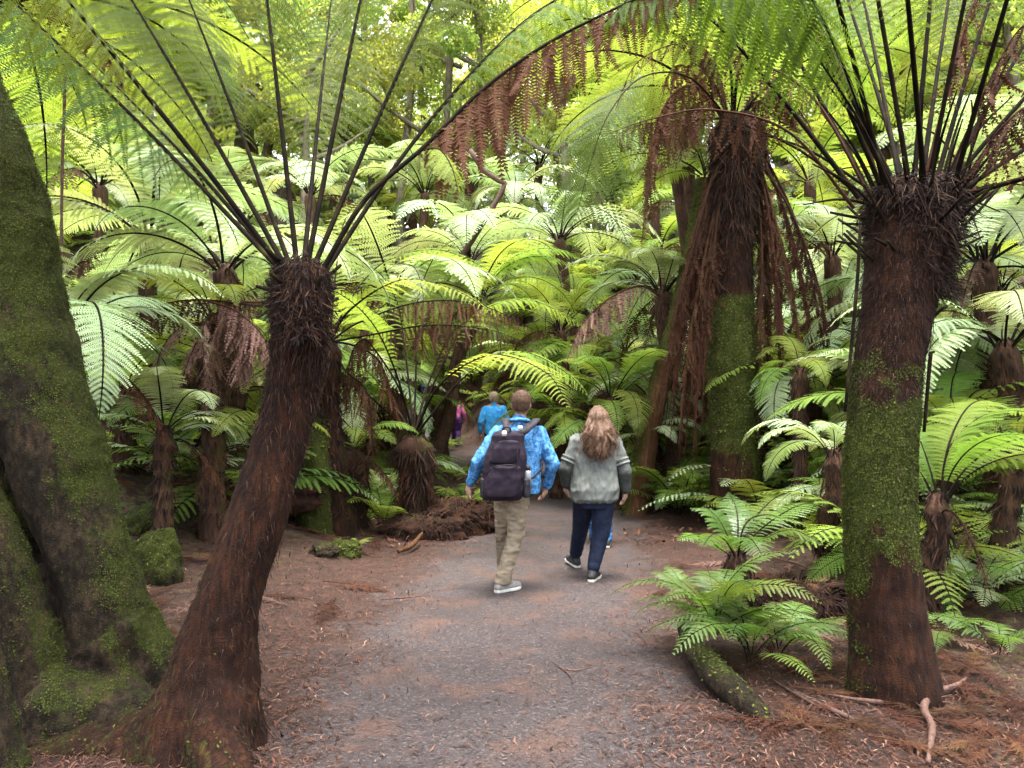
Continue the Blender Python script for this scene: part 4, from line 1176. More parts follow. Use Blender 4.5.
FL = G(733, 672)
LOWF = [
    (712, 5.0, .75, 12, 'fresh green fern clump growing on the mossy log beside the path', .22), (748, 4.75, .72, 11, 'green fern with toothed fronds spilling over the right end of the log', .12), (775, 4.95, .62, 9, 'green fern reaching right from the log toward the thick trunk', .05), (690, 5.15, .5, 9, 'small green fern at the left end of the mossy log', .26),
]
for i, (px, d, L, n_, lab, dz) in enumerate(LOWF):
    low_fern(px, d, L, n_, lab, tilt=(-.1, .35), seed=800 + i, dz=dz)
LOWB = [
    (470, 412, 1.2, 9, 'fern behind the pink top on the bank', 'frond_lit'), (488, 402, 1.2, 9, 'fern right behind the blue jacket', 'frond_pale'), (508, 406, 1.1, 9, 'fern behind the man\'s left ear', 'frond_lit'), (442, 412, 1.2, 9, 'fern left of the pink top', 'frond_lit'),
    (474, 386, 1.2, 9, 'fern on the bank just above the far walkers, left one', 'frond_lit'), (492, 372, 1.3, 9, 'fern on the bank just above the blue jacket', 'frond_lit'), (508, 378, 1.2, 9, 'fern on the bank between the blue jacket and the man\'s head', 'frond'), (470, 362, 1.3, 9, 'fern high on the bank behind the far walkers', 'frond_pale'), (487, 352, 1.3, 9, 'topmost fern on the bank behind the far walkers', 'frond_lit'), (452, 448, .7, 8, 'fern at the path edge half covering the pink walker', 'frond_lit'),
    (955, 600, .85, 9, 'fern with stiff bright fronds right of the thick trunk\'s foot', 'ground_leaf'), (1000, 655, .5, 6, 'small fern at the right edge above the curved stick', 'ground_leaf'), (945, 640, .45, 6, 'tiny fern in the shade of the thick trunk\'s right side', 'ground_leaf'),
    (350, 552, .30, 8, 'tiny yellow green fern on the mossy rock left of the path', 'frond'), (235, 520, .55, 6, 'pale low fern in the litter left of the leaning trunk', 'frond_pale'), (185, 505, .5, 6, 'dull low fern beside the dark fallen log', 'frond_pale'), (170, 470, .6, 7, 'low fern with arched fronds above the dark fallen log', 'frond_pale'),
    (690, 492, .5, 7, 'low bright fern beside the path under the dead skirt', 'ground_leaf'), (705, 478, .6, 7, 'low fern left of the mossy trunk\'s foot', 'frond_pale'), (790, 500, .8, 8, 'low fern right of the mossy trunk\'s foot', 'ground_leaf'), (820, 520, .6, 7, 'low fern tucked against the thick trunk\'s left side', 'ground_leaf'),
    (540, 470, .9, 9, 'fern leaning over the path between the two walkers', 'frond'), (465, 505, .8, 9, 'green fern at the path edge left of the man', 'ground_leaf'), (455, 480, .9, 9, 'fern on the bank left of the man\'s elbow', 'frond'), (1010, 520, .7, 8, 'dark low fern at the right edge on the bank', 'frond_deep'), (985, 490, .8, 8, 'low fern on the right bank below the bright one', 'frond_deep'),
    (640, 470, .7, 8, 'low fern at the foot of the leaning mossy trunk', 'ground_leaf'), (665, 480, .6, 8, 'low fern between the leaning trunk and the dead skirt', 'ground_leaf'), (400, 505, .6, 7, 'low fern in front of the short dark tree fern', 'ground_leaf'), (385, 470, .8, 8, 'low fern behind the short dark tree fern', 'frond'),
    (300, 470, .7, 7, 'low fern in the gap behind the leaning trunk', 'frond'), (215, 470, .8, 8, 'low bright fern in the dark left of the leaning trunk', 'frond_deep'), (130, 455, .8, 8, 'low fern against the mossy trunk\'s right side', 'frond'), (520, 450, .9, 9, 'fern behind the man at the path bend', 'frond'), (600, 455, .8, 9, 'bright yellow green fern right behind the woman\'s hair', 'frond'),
    (860, 480, .8, 8, 'low fern hidden behind the thick mossy trunk', 'ground_leaf'), (930, 545, .5, 7, 'low fern at the right of the thick trunk\'s moss', 'ground_leaf'), (775, 465, .9, 8, 'low fern in the shade right of the mossy trunk', 'frond_deep'),
]
for i, (px, py, L, n_, lab, leaf) in enumerate(LOWB):
    low_fern(px, 0, L, n_, lab, leaf, seed=840 + i, py=py, nd=2 if i % 3 == 0 else 0)

for i, (fx, fy, L) in enumerate(FEET):
    t = thing('ground_fern', 'leafy fern crowding the foot of a tree fern, one among many alike', 'fern', (fx, fy, hz(fx, fy)), 'leafy ferns at the feet of tree ferns')
    crown(t, t.location, 9, L, M[('frond_lit', 'frond', 'frond_pale')[i % 3]], 'ground' if i % 2 else 'far', 1300 + i, (-.1, .4), rad=.04)

# undergrowth on the banks: many small ferns that nothing tells apart
k_ = 0
for i in range(700):
    y_ = random.uniform(9, 26); x_ = random.uniform(-.75, .75) * y_
    e_ = float(path_edge(np.array(x_), np.array(y_)))
    if e_ < .6 or k_ >= 150 or (425 < 512 + 760 * x_ / y_ < 525 and y_ < 19): continue
    k_ += 1
    t = thing('ground_fern', 'small undergrowth fern among many alike on the banks', 'fern', (x_, y_, hz(x_, y_)), 'undergrowth ferns on the banks')
    crown(t, t.location, random.randint(7, 10), random.uniform(.9, 1.9), M[random.choice(['frond', 'frond', 'frond_pale', 'ground_leaf'])], 'ground' if y_ < 14 else 'far', i, (-.2, .4), rad=.04)

# fallen dead fronds lying in the litter
k_ = 0
def fallen(x_, y_, L, az, mat='frond_dead', tilt=0.0):
    N_ = ground_normal(np.array([x_]), np.array([y_]), .25)[0]
    t = bpy.data.objects.new('fallen_frond', LIB['flat'][random.randrange(4)])
    C.objects.link(t)
    if len(t.data.materials) == 0:
        t.data.materials.append(None); t.data.materials.append(None)
    for s_ in t.material_slots: s_.link = 'OBJECT'; s_.material = M[mat]
    q = Vector((0, 0, 1)).rotation_difference(Vector(N_))
    t.rotation_mode = 'QUATERNION'
    t.rotation_quaternion = q @ Quaternion((0, 0, 1), az) @ Quaternion((1, 0, 0), random.choice([0, PI]) * 0 + random.uniform(-.15, .15))
    t.location = (x_, y_, hz(x_, y_) + .02 + tilt)
    t.scale = (L, L, L)
    return tag(t, 'flat brown dead frond fallen on the litter', 'dead frond', 'dead fronds fallen on the litter')
for i in range(900):
    y_ = random.uniform(3.4, 13); x_ = random.uniform(-.72, .72) * y_
    e_ = float(path_edge(np.array(x_), np.array(y_)))
    if e_ < .35 or (e_ < .6 and random.random() < .5) or k_ >= 210: continue
    k_ += 1
    fallen(x_, y_, random.uniform(.35, .8), random.uniform(0, 6.28), random.choice(['frond_dead', 'frond_dead', 'frond_dead', 'frond_dead_pale']))
for (px, py) in [(690, 580), (670, 590), (700, 570), (960, 700), (1000, 690), (940, 745), (870, 740), (820, 720), (985, 730), (790, 600), (800, 640), (820, 660), (1010, 760), (900, 765), (770, 700), (780, 580), (815, 600)]:
    p = G(px, py); fallen(p.x, p.y, random.uniform(.3, .55), random.uniform(0, 6.28))

# ------------------------------------------------------------------ rocks, logs and sticks
def rock(name, label, cat, c, sx, sy, sz, seed, moss=.5, tuftn=1500, mat='bark', amp=.3):
    bm = bmesh.new(); bmesh.ops.create_icosphere(bm, subdivisions=5, radius=1)
    V = np.array([v.co[:] for v in bm.verts]); F_ = np.array([[v.index for v in f.verts] for f in bm.faces]); bm.free()
    n1 = vnoise(V, 1.4, seed); n2 = vnoise(V, 3.5, seed + 1); n3 = vnoise(V, 9, seed + 2)
    Nn = V.copy()
    V = V * (1 + amp * n1 + amp * .4 * n2 + .08 * n3)[:, None]
    V = V * np.array([sx, sy, sz]) + np.array(c)
    t = thing(name, label, cat, c)
    me = mesh_np('stone', V, [F_], True); set_attr(me, 'moss', np.clip(moss + .35 * Nn[:, 2] + .2 * n2, 0, .95))
    link('body', me, [M[mat]], t)
    if mat == 'fibre':
        me = mesh_np('root_fibres', *hairs(V, Nn, np.tile([0, 0, 1.0], (len(V), 1)), 1600, .14, .004, .5, .7, .7, np.clip(Nn[:, 2] + .4, 0, 1) + 1e-5, .3)); set_tone(me, 5, bias=1.0)
        tag(link('root_fibres', me, [M['hair_fibre']], t), kind='stuff')
    if tuftn:
        me = mesh_np('moss', *tufts(V, Nn, tuftn, .018, np.clip(moss - .2 + .5 * Nn[:, 2] + .5 * n2, 0, 1) + 1e-5)); set_tone(me, 4)
        tag(link('moss', me, [M['moss']], t), kind='stuff')
    return t
p = G(150, 582); rock('mossy_rock', 'green mossy boulder touching the right side of the massive mossy trunk', 'rock', p + Vector((0, .1, .1)), .21, .2, .30, 1)
p = G(138, 540); rock('mossy_rock', 'smaller mossy lump above the green boulder at left', 'rock', p + Vector((0, .3, .1)), .26, .24, .22, 2)
p = G(342, 556); rock('mossy_rock', 'small yellow green mossy stone at the left edge of the path', 'rock', p + Vector((0, .05, .03)), .2, .14, .14, 3, .75, 1600)
p = G(322, 556); rock('mossy_rock', 'brown stone left of the small yellow green mossy one', 'rock', p + Vector((0, .05, .03)), .15, .14, .1, 4, .1, 100)
p = G(455, 535); rock('earth_mound', 'brown mound of fibrous earth at the path edge left of the man\'s legs', 'mound', p + Vector((-.05, .35, .12)), .6, .42, .27, 5, .0, 0, 'fibre', .35)
p = G(425, 540); rock('earth_mound', 'low brown root mound in front of the short dark tree fern', 'mound', p + Vector((0, .3, .05)), .55, .4, .24, 6, .05, 0, 'fibre', .35)
p = G(682, 505); rock('dark_stone', 'dark round stone at the right path edge under the dead skirt', 'rock', p + Vector((0, .05, .05)), .14, .12, .12, 7, .2, 60)
p = G(790, 470); rock('earth_mound', 'brown earth bank right of the mossy trunk\'s foot', 'mound', p + Vector((0, .3, .1)), .7, .4, .35, 8, .1, 200, 'fibre', .35)
p = G(1000, 560); rock('earth_mound', 'mossy earth bank at the right edge behind the stiff fern', 'mound', p + Vector((.1, .4, .1)), .9, .5, .45, 9, .35, 2500, 'fibre', .3)
p = G(205, 505); rock('earth_mound', 'dark earth bank in the shade left of the leaning trunk', 'mound', p + Vector((0, .5, .1)), 1.3, .5, .35, 10, .15, 600, 'fibre', .35)


def log(name, label, cat, pts, rad, seed, moss=.3, tuftn=0, seg=20, mat='bark', fib=0):
    c = Vector(pts[len(pts) // 2])
    t = thing(name, label, cat, c)
    V, f_, (p_, n_, t_) = tube(pts, rad, seg, 40, .14, 8, .12, 6, seed)
    me = mesh_np('trunk', V, f_, True)
    mk = np.clip(moss + .3 * n_[:, 2] + .2 * vnoise(p_, 3, seed), 0, .9); set_attr(me, 'moss', mk)
    link('wood', me, [M[mat]], t)
    if tuftn:
        me = mesh_np('moss', *tufts(p_, n_, tuftn, .018, np.clip((mk - .3) * 3, 0, 1) + 1e-6)); set_tone(me, 4)
        tag(link('moss', me, [M['moss']], t), kind='stuff')
    return t
up = Vector((0, 0, 1))
log('mossy_log', 'mossy rotting log lying under the green fern clump at the right path edge', 'log', [G(684, 646) + up * .14, G(698, 676) + up * .13, G(720, 695) + up * .09, G(748, 710) + up * .03, G(770, 722) - up * .05], [.05, .075, .085, .075, .05], 3, .12, 500)
log('fallen_log', 'dark mossy fallen log in the shade left of the leaning trunk', 'log', [G(150, 530) + up * .12, G(180, 523) + up * .22, G(205, 515) + up * .30, G(225, 508) + up * .36], [.10, .11, .10, .09], 5, .35, 900)
log('grey_branch', 'grey broken branch lying in front of the left brown mounds', 'branch', [G(398, 556) + up * .05, G(412, 552) + up * .08, G(422, 545) + up * .14], [.022, .030, .018], 6, .0, 0, 12, 'warm_bark')
STK = [
    ('crooked reddish stick standing out of the litter at the lower right corner', [(928, 768), (932, 735), (924, 715), (938, 700), (955, 694), (968, 682)], [.02, .018, .02, .017, .015, .01], .05),
    ('thin dark stick lying across the thick trunk\'s foot', [(826, 697), (870, 706), (915, 708), (950, 706)], [.008, .012, .012, .008], .03),
    ('dark stick in the litter left of the thick trunk\'s foot', [(790, 690), (815, 705), (850, 722), (862, 732)], [.008, .012, .012, .008], .02),
    ('short dark stick lying right of the mossy log', [(770, 680), (800, 700), (830, 716)], [.006, .010, .007], .02),
    ('long thin pale stick on the litter behind the small tree fern', [(770, 560), (800, 570), (830, 585)], [.008, .010, .006], .05),
    ('thin root lying in the fork between the leaning fern and the mossy tree', [(160, 640), (158, 660), (168, 672), (166, 690)], [.006, .008, .007, .004], .16),
    ('thin twig lying on the path ahead of the camera, middle', [(558, 668), (575, 672), (592, 668)], [.004, .005, .003], .01),
    ('forked dark twig on the path right of the middle', [(552, 663), (568, 675), (574, 684)], [.004, .005, .003], .01),
    ('thin pale twig on the path left of the man\'s foot', [(380, 600), (400, 599), (422, 597)], [.006, .007, .005], .01),
]
for i, (lab, q, rad, lf) in enumerate(STK):
    pts = [G(a, min(b, 780)) + up * (lf * (.4 + .6 * math.sin(3.1 * (k2 + .3) / len(q)))) for k2, (a, b) in enumerate(q)]
    rad = [r_ * 1.0 for r_ in rad]; rad[-1] *= .45; rad[0] *= .6
    V, f_, _ = tube(pts, rad, 10, 40, .22, 22, .15, 5, i)
    if max(rad) > .007:
        tw = [(V, f_)]
        for s_ in range(3):
            q0 = pts[1].lerp(pts[-1], .15 + .3 * s_); q0 = min((Vector(v) for v in V), key=lambda v: (v - q0).length)
            d0 = (pts[-1] - pts[0]).normalized() + Vector((random.uniform(-1, 1), random.uniform(-1, 1), random.uniform(.05, .5)))
            l0 = random.uniform(.06, .16)
            tw.append(tube([q0, q0 + d0.normalized() * l0 * .5 + up * .005, q0 + d0.normalized() * l0], [.0045, .0035, .0015], 6, 8, .2, 20)[:2])
        V, f_ = join_geo(tw)
    o = link('stick', mesh_np('stick', V, f_, True), [M['stick'] if 'stick' in M else M.setdefault('stick', simple('stick_bark', (.03, .016, .012), (.10, .055, .042), 60))])
    recentre(o, pts[len(pts) // 2])
    tag(o, lab, 'stick')
# bare dead stalks leaning in the brush
for i, (lab, q, d0) in enumerate([('thin curling bare branch in the gully below the half dead frond', [(470, 150), (485, 172), (497, 180), (500, 195)], 14), ('thin bare sapling stem beside the mossy trunk top', [(62, 190), (64, 120), (66, 60)], 6.5)]):
    pts = [at(a, b, d0) for a, b in q]
    base = drop(q[-1][0] - 115 if i == 0 else q[0][0], d0)
    pts = (pts + [Vector((pts[-1].x * .35 + base.x * .65, d0, (base.z + pts[-1].z) / 2)), base]) if i == 0 else ([base] + pts)
    V, f_, _ = tube(pts, [.05] * len(pts) if i == 0 else [.012] * len(pts), 10, 40, .2, 6, .1, 5, i)
    o = link('bare_branch', mesh_np('bare_branch', V, f_, True), [M['stick']])
    recentre(o, base); tag(o, lab, 'branch')

for i in range(70):
    px, py = random.uniform(770, 1023), random.uniform(560, 767)
    p = G(px, py)
    if math.hypot(p.x - B3.x, p.y - B3.y) < .3 or float(path_edge(np.array(p.x), np.array(p.y))) < .3: continue
    fallen(p.x, p.y, random.uniform(.25, .5), random.uniform(0, 6.28), random.choice(['frond_dead', 'frond_rust']))
for (px, py, sx, sz, lab) in ((800, 612, .42, .2, 'heap of red-brown dead fern debris behind the green fern clump'),):
    p = G(px, py)
    rock('debris_heap', lab, 'heap', p + Vector((0, .1, .0)), sx, sx * .7, sz, px, .0, 0, 'fibre', .3)
    for k2 in range(9):
        a = random.uniform(0, 6.28); rr_ = random.uniform(.1, .8)
        fallen(p.x + math.cos(a) * sx * rr_, p.y + .1 + math.sin(a) * sx * .7 * rr_, random.uniform(.25, .45), random.uniform(0, 6.28), 'frond_rust', sz * (1 - rr_ * rr_) ** .5 * .9)

# ------------------------------------------------------------------ trees of the far slope
def leaf_cloud(n_, seed, s=1.0):
    g = np.random.default_rng(seed)
    cl = g.normal(0, 1, (26, 3)) * np.array([.42, .42, .40])
    cl = cl[np.linalg.norm(cl, axis=1) < 1.1]
    i = g.integers(0, len(cl), n_)
    rad = g.uniform(.12, .3, len(cl))[i][:, None]
    b = cl[i] + nrm(g.normal(0, 1, (n_, 3))) * rad * g.uniform(.5, 1, (n_, 1)) ** .5 * np.array([1, 1, .55])
    t = nrm(g.normal(0, 1, (n_, 3)) + np.array([0, 0, -.5]))
    s_ = nrm(np.cross(t, g.normal(0, 1, (n_, 3))))
    l = g.uniform(.02, .045, (n_, 1)) * s
    V = np.stack([b, b + t * l * .5 + s_ * l * .3, b + t * l, b + t * l * .5 - s_ * l * .3], 1).reshape(-1, 3)
    me = mesh_np('crown', V, [np.arange(n_ * 4).reshape(-1, 4)])
    return me
CR = [leaf_cloud(14000, 900 + i) for i in range(4)]
for m_ in CR: m_.materials.append(M['canopy'])
CT = [(385, 34, 150, 3.6), (430, 36, 165, 3.8), (345, 33, 165, 3.6), (480, 40, 160, 4.0), (-40, 34, 45, 4.5), (646, 42, 156, 5.3), (222, 38, 146, 5.0), (908, 22, 59, 3.7), (484, 25, -47, 4.1), (60, 22, 35, 3.4), (746, 25, 37, 3.7), (322, 34, 43, 3.5), (1008, 25, 44, 3.3), (584, 42, 176, 4.4), (160, 42, 184, 4.0), (846, 34, 138, 4.1), (422, 25, -60, 4.2), (-1, 22, -7, 3.7), (684, 25, -18, 3.3), (260, 25, 78, 4.1), (946, 38, 32, 3.9), (522, 38, 30, 5.1), (98, 31, 56, 3.3), (784, 31, 22, 4.5), (360, 28, -4, 3.6), (1046, 42, 134, 4.8), (622, 34, 153, 4.4), (198, 22, 19, 3.3), (884, 28, 103, 4.0), (460, 25, 63, 3.6), (36, 25, -46, 3.3), (722, 22, 31, 3.8), (298, 22, 80, 3.7), (984, 28, 76, 3.9), (560, 22, 55, 2.9), (136, 25, -10, 3.1), (822, 25, 58, 3.4), (398, 28, 114, 3.5), (-25, 31, 7, 4.1), (660, 42, 184, 4.4), (236, 28, -11, 3.7), (922, 22, -7, 3.2), (498, 34, 72, 4.7), (74, 28, 50, 4.3), (760, 34, 3, 3.9), (336, 28, 58, 3.4), (1022, 22, -22, 3.7), (598, 28, 103, 3.4), (174, 22, -40, 4.0), (860, 34, 83, 3.5)]
for i, (px, d, H, cr) in enumerate(CT):
    ct = at(px, H, d)
    b = drop(px, d); H = max((ct.z - b.z) / .78, 3.0)
    t = thing('slope_tree', 'leafy yellow green tree among others alike on the far slope', 'tree', b, 'leafy trees on the far slope')
    simple_trunk(t, b, b + Vector((random.uniform(-.6, .6), 0, H * .8)), .22, .10, 950 + i, .3, 'bark_far', 0, 14, .08)
    geo = []
    for k2 in range(5):
        a = k2 * 1.26 + i; z = H * (.45 + .08 * k2)
        q0 = b + Vector((0, 0, z)); q1 = q0 + Vector((math.cos(a), math.sin(a), .7)) * cr * .6
        V, f_, _ = tube([q0, q0.lerp(q1, .5) + Vector((0, 0, -.15)), q1], [.08, .06, .02], 8, 10, .15, 3)
        geo.append((V, f_))
    me = mesh_np('limbs', *join_geo(geo), True); set_attr(me, 'moss', [0.0]); link('limbs', me, [M['bark_far']], t)
    o = bpy.data.objects.new('crown', CR[i % 4]); C.objects.link(o); o.parent = t
    o.location = (0, 0, H * .78); o.scale = (cr, cr, cr * 1.05); o.rotation_euler = (0, 0, i * 1.3)

# unseen leafy crown and limbs added over the mossy tree to shade the left foreground
for k2, (cx_, cy_, cz_, cs_) in enumerate(((-3.2, 4.6, 6.6, 2.3), (-1.6, 2.6, 6.2, 2.0), (-4.6, 2.6, 7.0, 2.2))):
    o = bpy.data.objects.new('crown', CR[k2]); C.objects.link(o); o.parent = BT
    o.location = Vector((cx_, cy_, cz_)) - Vector(BT.location); o.scale = (cs_, cs_, cs_ * .7); o.rotation_euler = (0, 0, k2 * 2.1)
    q0 = at(-140, -120, D2 + .2); q1 = Vector((cx_, cy_, cz_))
    V, f_, _ = tube([q0 - Vector((0, 0, .4)), q0.lerp(q1, .5) + Vector((0, 0, .2)), q1], [.2, .12, .05], 14, 24, .15, 3)
    me = mesh_np('limb', V, f_, True); set_attr(me, 'moss', np.full(len(V), .4)); link('limb', me, [M['bark']], BT)

# the wood beyond the ridge: one far mass of leaves
g_ = np.random.default_rng(77)
nb = 520
bx_ = g_.uniform(-62, 62, nb); by_ = g_.uniform(48, 64, nb); bz_ = hgt(bx_, by_) + g_.uniform(0, 22, nb)
n_ = 110000
i_ = g_.integers(0, nb, n_)
ctr_ = np.stack([bx_, by_, bz_], 1)[i_] + nrm(g_.normal(0, 1, (n_, 3))) * (g_.uniform(1.2, 2.6, nb)[i_][:, None] * g_.uniform(.4, 1, (n_, 1)) ** .5)
t_ = nrm(g_.normal(0, 1, (n_, 3))); s_ = nrm(np.cross(t_, g_.normal(0, 1, (n_, 3)))); l_ = g_.uniform(.25, .55, (n_, 1))
V = np.stack([ctr_, ctr_ + t_ * l_ * .5 + s_ * l_ * .3, ctr_ + t_ * l_, ctr_ + t_ * l_ * .5 - s_ * l_ * .3], 1).reshape(-1, 3)
tag(link('far_wood', mesh_np('far_wood', V, [np.arange(n_ * 4).reshape(-1, 4)]), [M['canopy']]), 'far wood of yellow green leaves closing the view above the gully', 'wood', kind='stuff')

# ------------------------------------------------------------------ people
def caps(p0, r0, p1, r1, seg=14, sq=1.0):
    p0 = np.array(p0, float); p1 = np.array(p1, float)
    ax = p1 - p0; L = np.linalg.norm(ax); ax = ax / max(L, 1e-6)
    a = np.array([1.0, 0, 0]) if abs(ax[0]) < .8 else np.array([0, 1.0, 0])
    n_ = nrm(a - ax * (a @ ax)); b = np.cross(ax, n_)
    th = np.linspace(0, 2 * PI, seg, endpoint=False)
    ring = []
    for k in range(5):
        f = R(-90 + k * 18 + 9); ring.append((p0 + ax * r0 * math.sin(f), r0 * math.cos(f)))
    ring.append((p0, r0)); ring.append((p0 + ax * L * .5, (r0 + r1) / 2)); ring.append((p1, r1))
    for k in range(5):
        f = R(k * 18 + 9); ring.append((p1 + ax * r1 * math.sin(f), r1 * math.cos(f)))
    V = np.vstack([c + rr * (np.outer(np.cos(th), n_) + sq * np.outer(np.sin(th), b)) for c, rr in ring])
    return close(V, len(ring), seg)


def close(V, nr, seg):
    idx = np.arange(nr * seg).reshape(nr, seg)
    q = np.stack([idx[:-1], np.roll(idx, -1, 1)[:-1], np.roll(idx, -1, 1)[1:], idx[1:]], -1).reshape(-1, 4)
    c0 = V[:seg].mean(0); c1 = V[-seg:].mean(0)
    V = np.vstack([V, c0, c1]); k = np.arange(seg)
    t = np.vstack([np.stack([np.full(seg, nr * seg), (k + 1) % seg, k], 1), np.stack([np.full(seg, nr * seg + 1), idx[-1][k], idx[-1][(k + 1) % seg]], 1)])
    return V, [q, t]


def loft(rings, seg=32, e=2.3):
    """rings: (cx, cy, cz, rx, ry) upward"""
    th = np.linspace(0, 2 * PI, seg, endpoint=False)
    c, s = np.cos(th), np.sin(th)
    cx = np.sign(c) * np.abs(c) ** (2 / e); sy = np.sign(s) * np.abs(s) ** (2 / e)
    V = np.vstack([np.stack([r[0] + r[3] * cx, r[1] + r[4] * sy, np.full(seg, r[2])], 1) for r in rings])
    return close(V, len(rings), seg)


def ell(c, r, seg=20):
    c = np.array(c, float)
    V, f_ = caps((0, 0, -.001), 1, (0, 0, .001), 1, seg)
    return V * np.array(r) + c, f_


def cloth_mat(name, c0, c1, scale, rough=.85, weave=400, contrast=(.4, .6), spec=.15, stretch=(1, 1, 1)):
    n = NT(name)
    o = n.scale(n.objc(), stretch)
    f = n.noise(o, scale, 4, .6, .6)
    c = n.mix(n.rng(f, *contrast), c0, c1)
    g = n.noise(o, weave, 2)
    return n.done(n.bsdf(c, rough, spec, g, .25, .002))


M['skin'] = cloth_mat('skin', (.24, .135, .10), (.31, .18, .135), 20, .55, 200, (.3, .7), .35)
M['shirt_blue'] = cloth_mat('blue_patterned_shirt', (.014, .075, .20), (.075, .20, .38), 34, .8, 300, (.42, .62))
M['khaki'] = cloth_mat('khaki_trousers', (.15, .118, .082), (.20, .16, .115), 9)
M['pack'] = cloth_mat('dark_purple_pack_cloth', (.007, .005, .009), (.016, .010, .018), 12, .75, 500, (.3, .7), .12)
M['pack_dark'] = cloth_mat('black_strap', (.010, .009, .012), (.018, .016, .02), 30, .7, 500)
M['shoe_grey'] = cloth_mat('grey_shoe', (.13, .125, .12), (.19, .18, .17), 40, .7)
M['sole'] = cloth_mat('pale_sole', (.36, .35, .32), (.48, .46, .43), 40, .6)
M['hair_brown'] = cloth_mat('brown_hair', (.040, .022, .013), (.105, .056, .034), 30, .6, 300, (.35, .65), .2, (3, 3, .4))
M['hair_short'] = cloth_mat('short_brown_hair', (.03, .016, .010), (.085, .047, .03), 60, .7, 500, (.35, .65), .15, (3, 3, .6))
M['hoodie'] = cloth_mat('grey_green_jersey', (.072, .078, .073), (.110, .116, .107), 10, .9)
M['hoodie_dark'] = cloth_mat('dark_grey_sleeve', (.032, .035, .033), (.05, .053, .05), 12, .9)
M['hoodie_light'] = cloth_mat('light_grey_stripe', (.11, .115, .107), (.15, .155, .143), 12, .9)
M['navy'] = cloth_mat('navy_leggings', (.006, .009, .022), (.011, .016, .034), 12, .8)
M['black_shoe'] = cloth_mat('black_shoe', (.012, .012, .013), (.03, .03, .032), 40, .6)
M['blue_jacket'] = cloth_mat('bright_blue_jacket', (.03, .24, .62), (.07, .36, .75), 12, .7)
M['pink'] = cloth_mat('pink_top', (.50, .10, .26), (.62, .17, .36), 12, .8)
M['purple'] = cloth_mat('purple_trousers', (.03, .010, .05), (.05, .016, .08), 12, .8)
M['dark_blue'] = cloth_mat('dark_blue_top', (.015, .03, .12), (.03, .05, .18), 12, .8)
M['jeans'] = cloth_mat('blue_jeans', (.02, .06, .14), (.04, .10, .22), 14, .85)
M['eye'] = simple('eye', (.02, .015, .012), (.6, .6, .58), 3, .2, .5, 0)
M['bottle'] = simple('bottle', (.16, .17, .18), (.22, .23, .24), 10, .25, .5, 0)
M['white_tag'] = simple('white_buckle', (.5, .48, .45), (.6, .58, .55), 20, .5, .4, 0)


def hand(wrist, direction, palm_n, side, s=1.0):
    """palm, four bent fingers and a thumb"""
    d = nrm(np.array(direction, float)); n_ = np.array(palm_n, float); n_ = nrm(n_ - d * (n_ @ d)); b = np.cross(d, n_) * side
    w_ = np.array(wrist, float)
    geo = [caps(w_, .026 * s, w_ + d * .045 * s, .03 * s)]
    for k, (o, L) in enumerate(zip((-.030, -.010, .010, .028), (.062, .075, .070, .055))):
        geo.append(caps(w_ + b * o * .5 * s, .016 * s, w_ + d * .082 * s + b * o * s, .012 * s, 10))
        k0 = w_ + d * .082 * s + b * o * s
        k1 = k0 + nrm(d + n_ * .45) * L * .5 * s
        k2 = k1 + nrm(d + n_ * 1.4) * L * .5 * s
        geo += [caps(k0, .0098 * s, k1, .009 * s, 10), caps(k1, .009 * s, k2, .0075 * s, 10)]
    t0 = w_ + d * .025 * s - b * .028 * s
    t1 = t0 + nrm(d * .7 - b * .7 + n_ * .3) * .035 * s; t2 = t1 + nrm(d + n_ * .4) * .03 * s
    geo += [caps(t0, .013 * s, t1, .011 * s, 10), caps(t1, .011 * s, t2, .009 * s, 10)]
    return geo


def foot_geo(ankle, fd, s=1.0, r=1.0, pitch=0.0):
    a = np.array(ankle, float); f_ = nrm(np.array([fd[0], fd[1], 0.0])); f_ = nrm(f_ * math.cos(pitch) - np.array([0, 0, 1]) * math.sin(pitch)); u = np.array([0, 0, 1.0])
    h = a + f_ * -.045 * s - u * .05 * s
    b = a + f_ * .12 * s - u * .058 * s; t = a + f_ * .175 * s - u * .062 * s
    return [caps(a, .045 * s * r, h, .038 * s * r), caps(h, .038 * s * r, b, .040 * s * r), caps(b, .043 * s * r, t, .032 * s * r), caps(a + u * .02, .04 * s * r, b, .036 * s * r)]


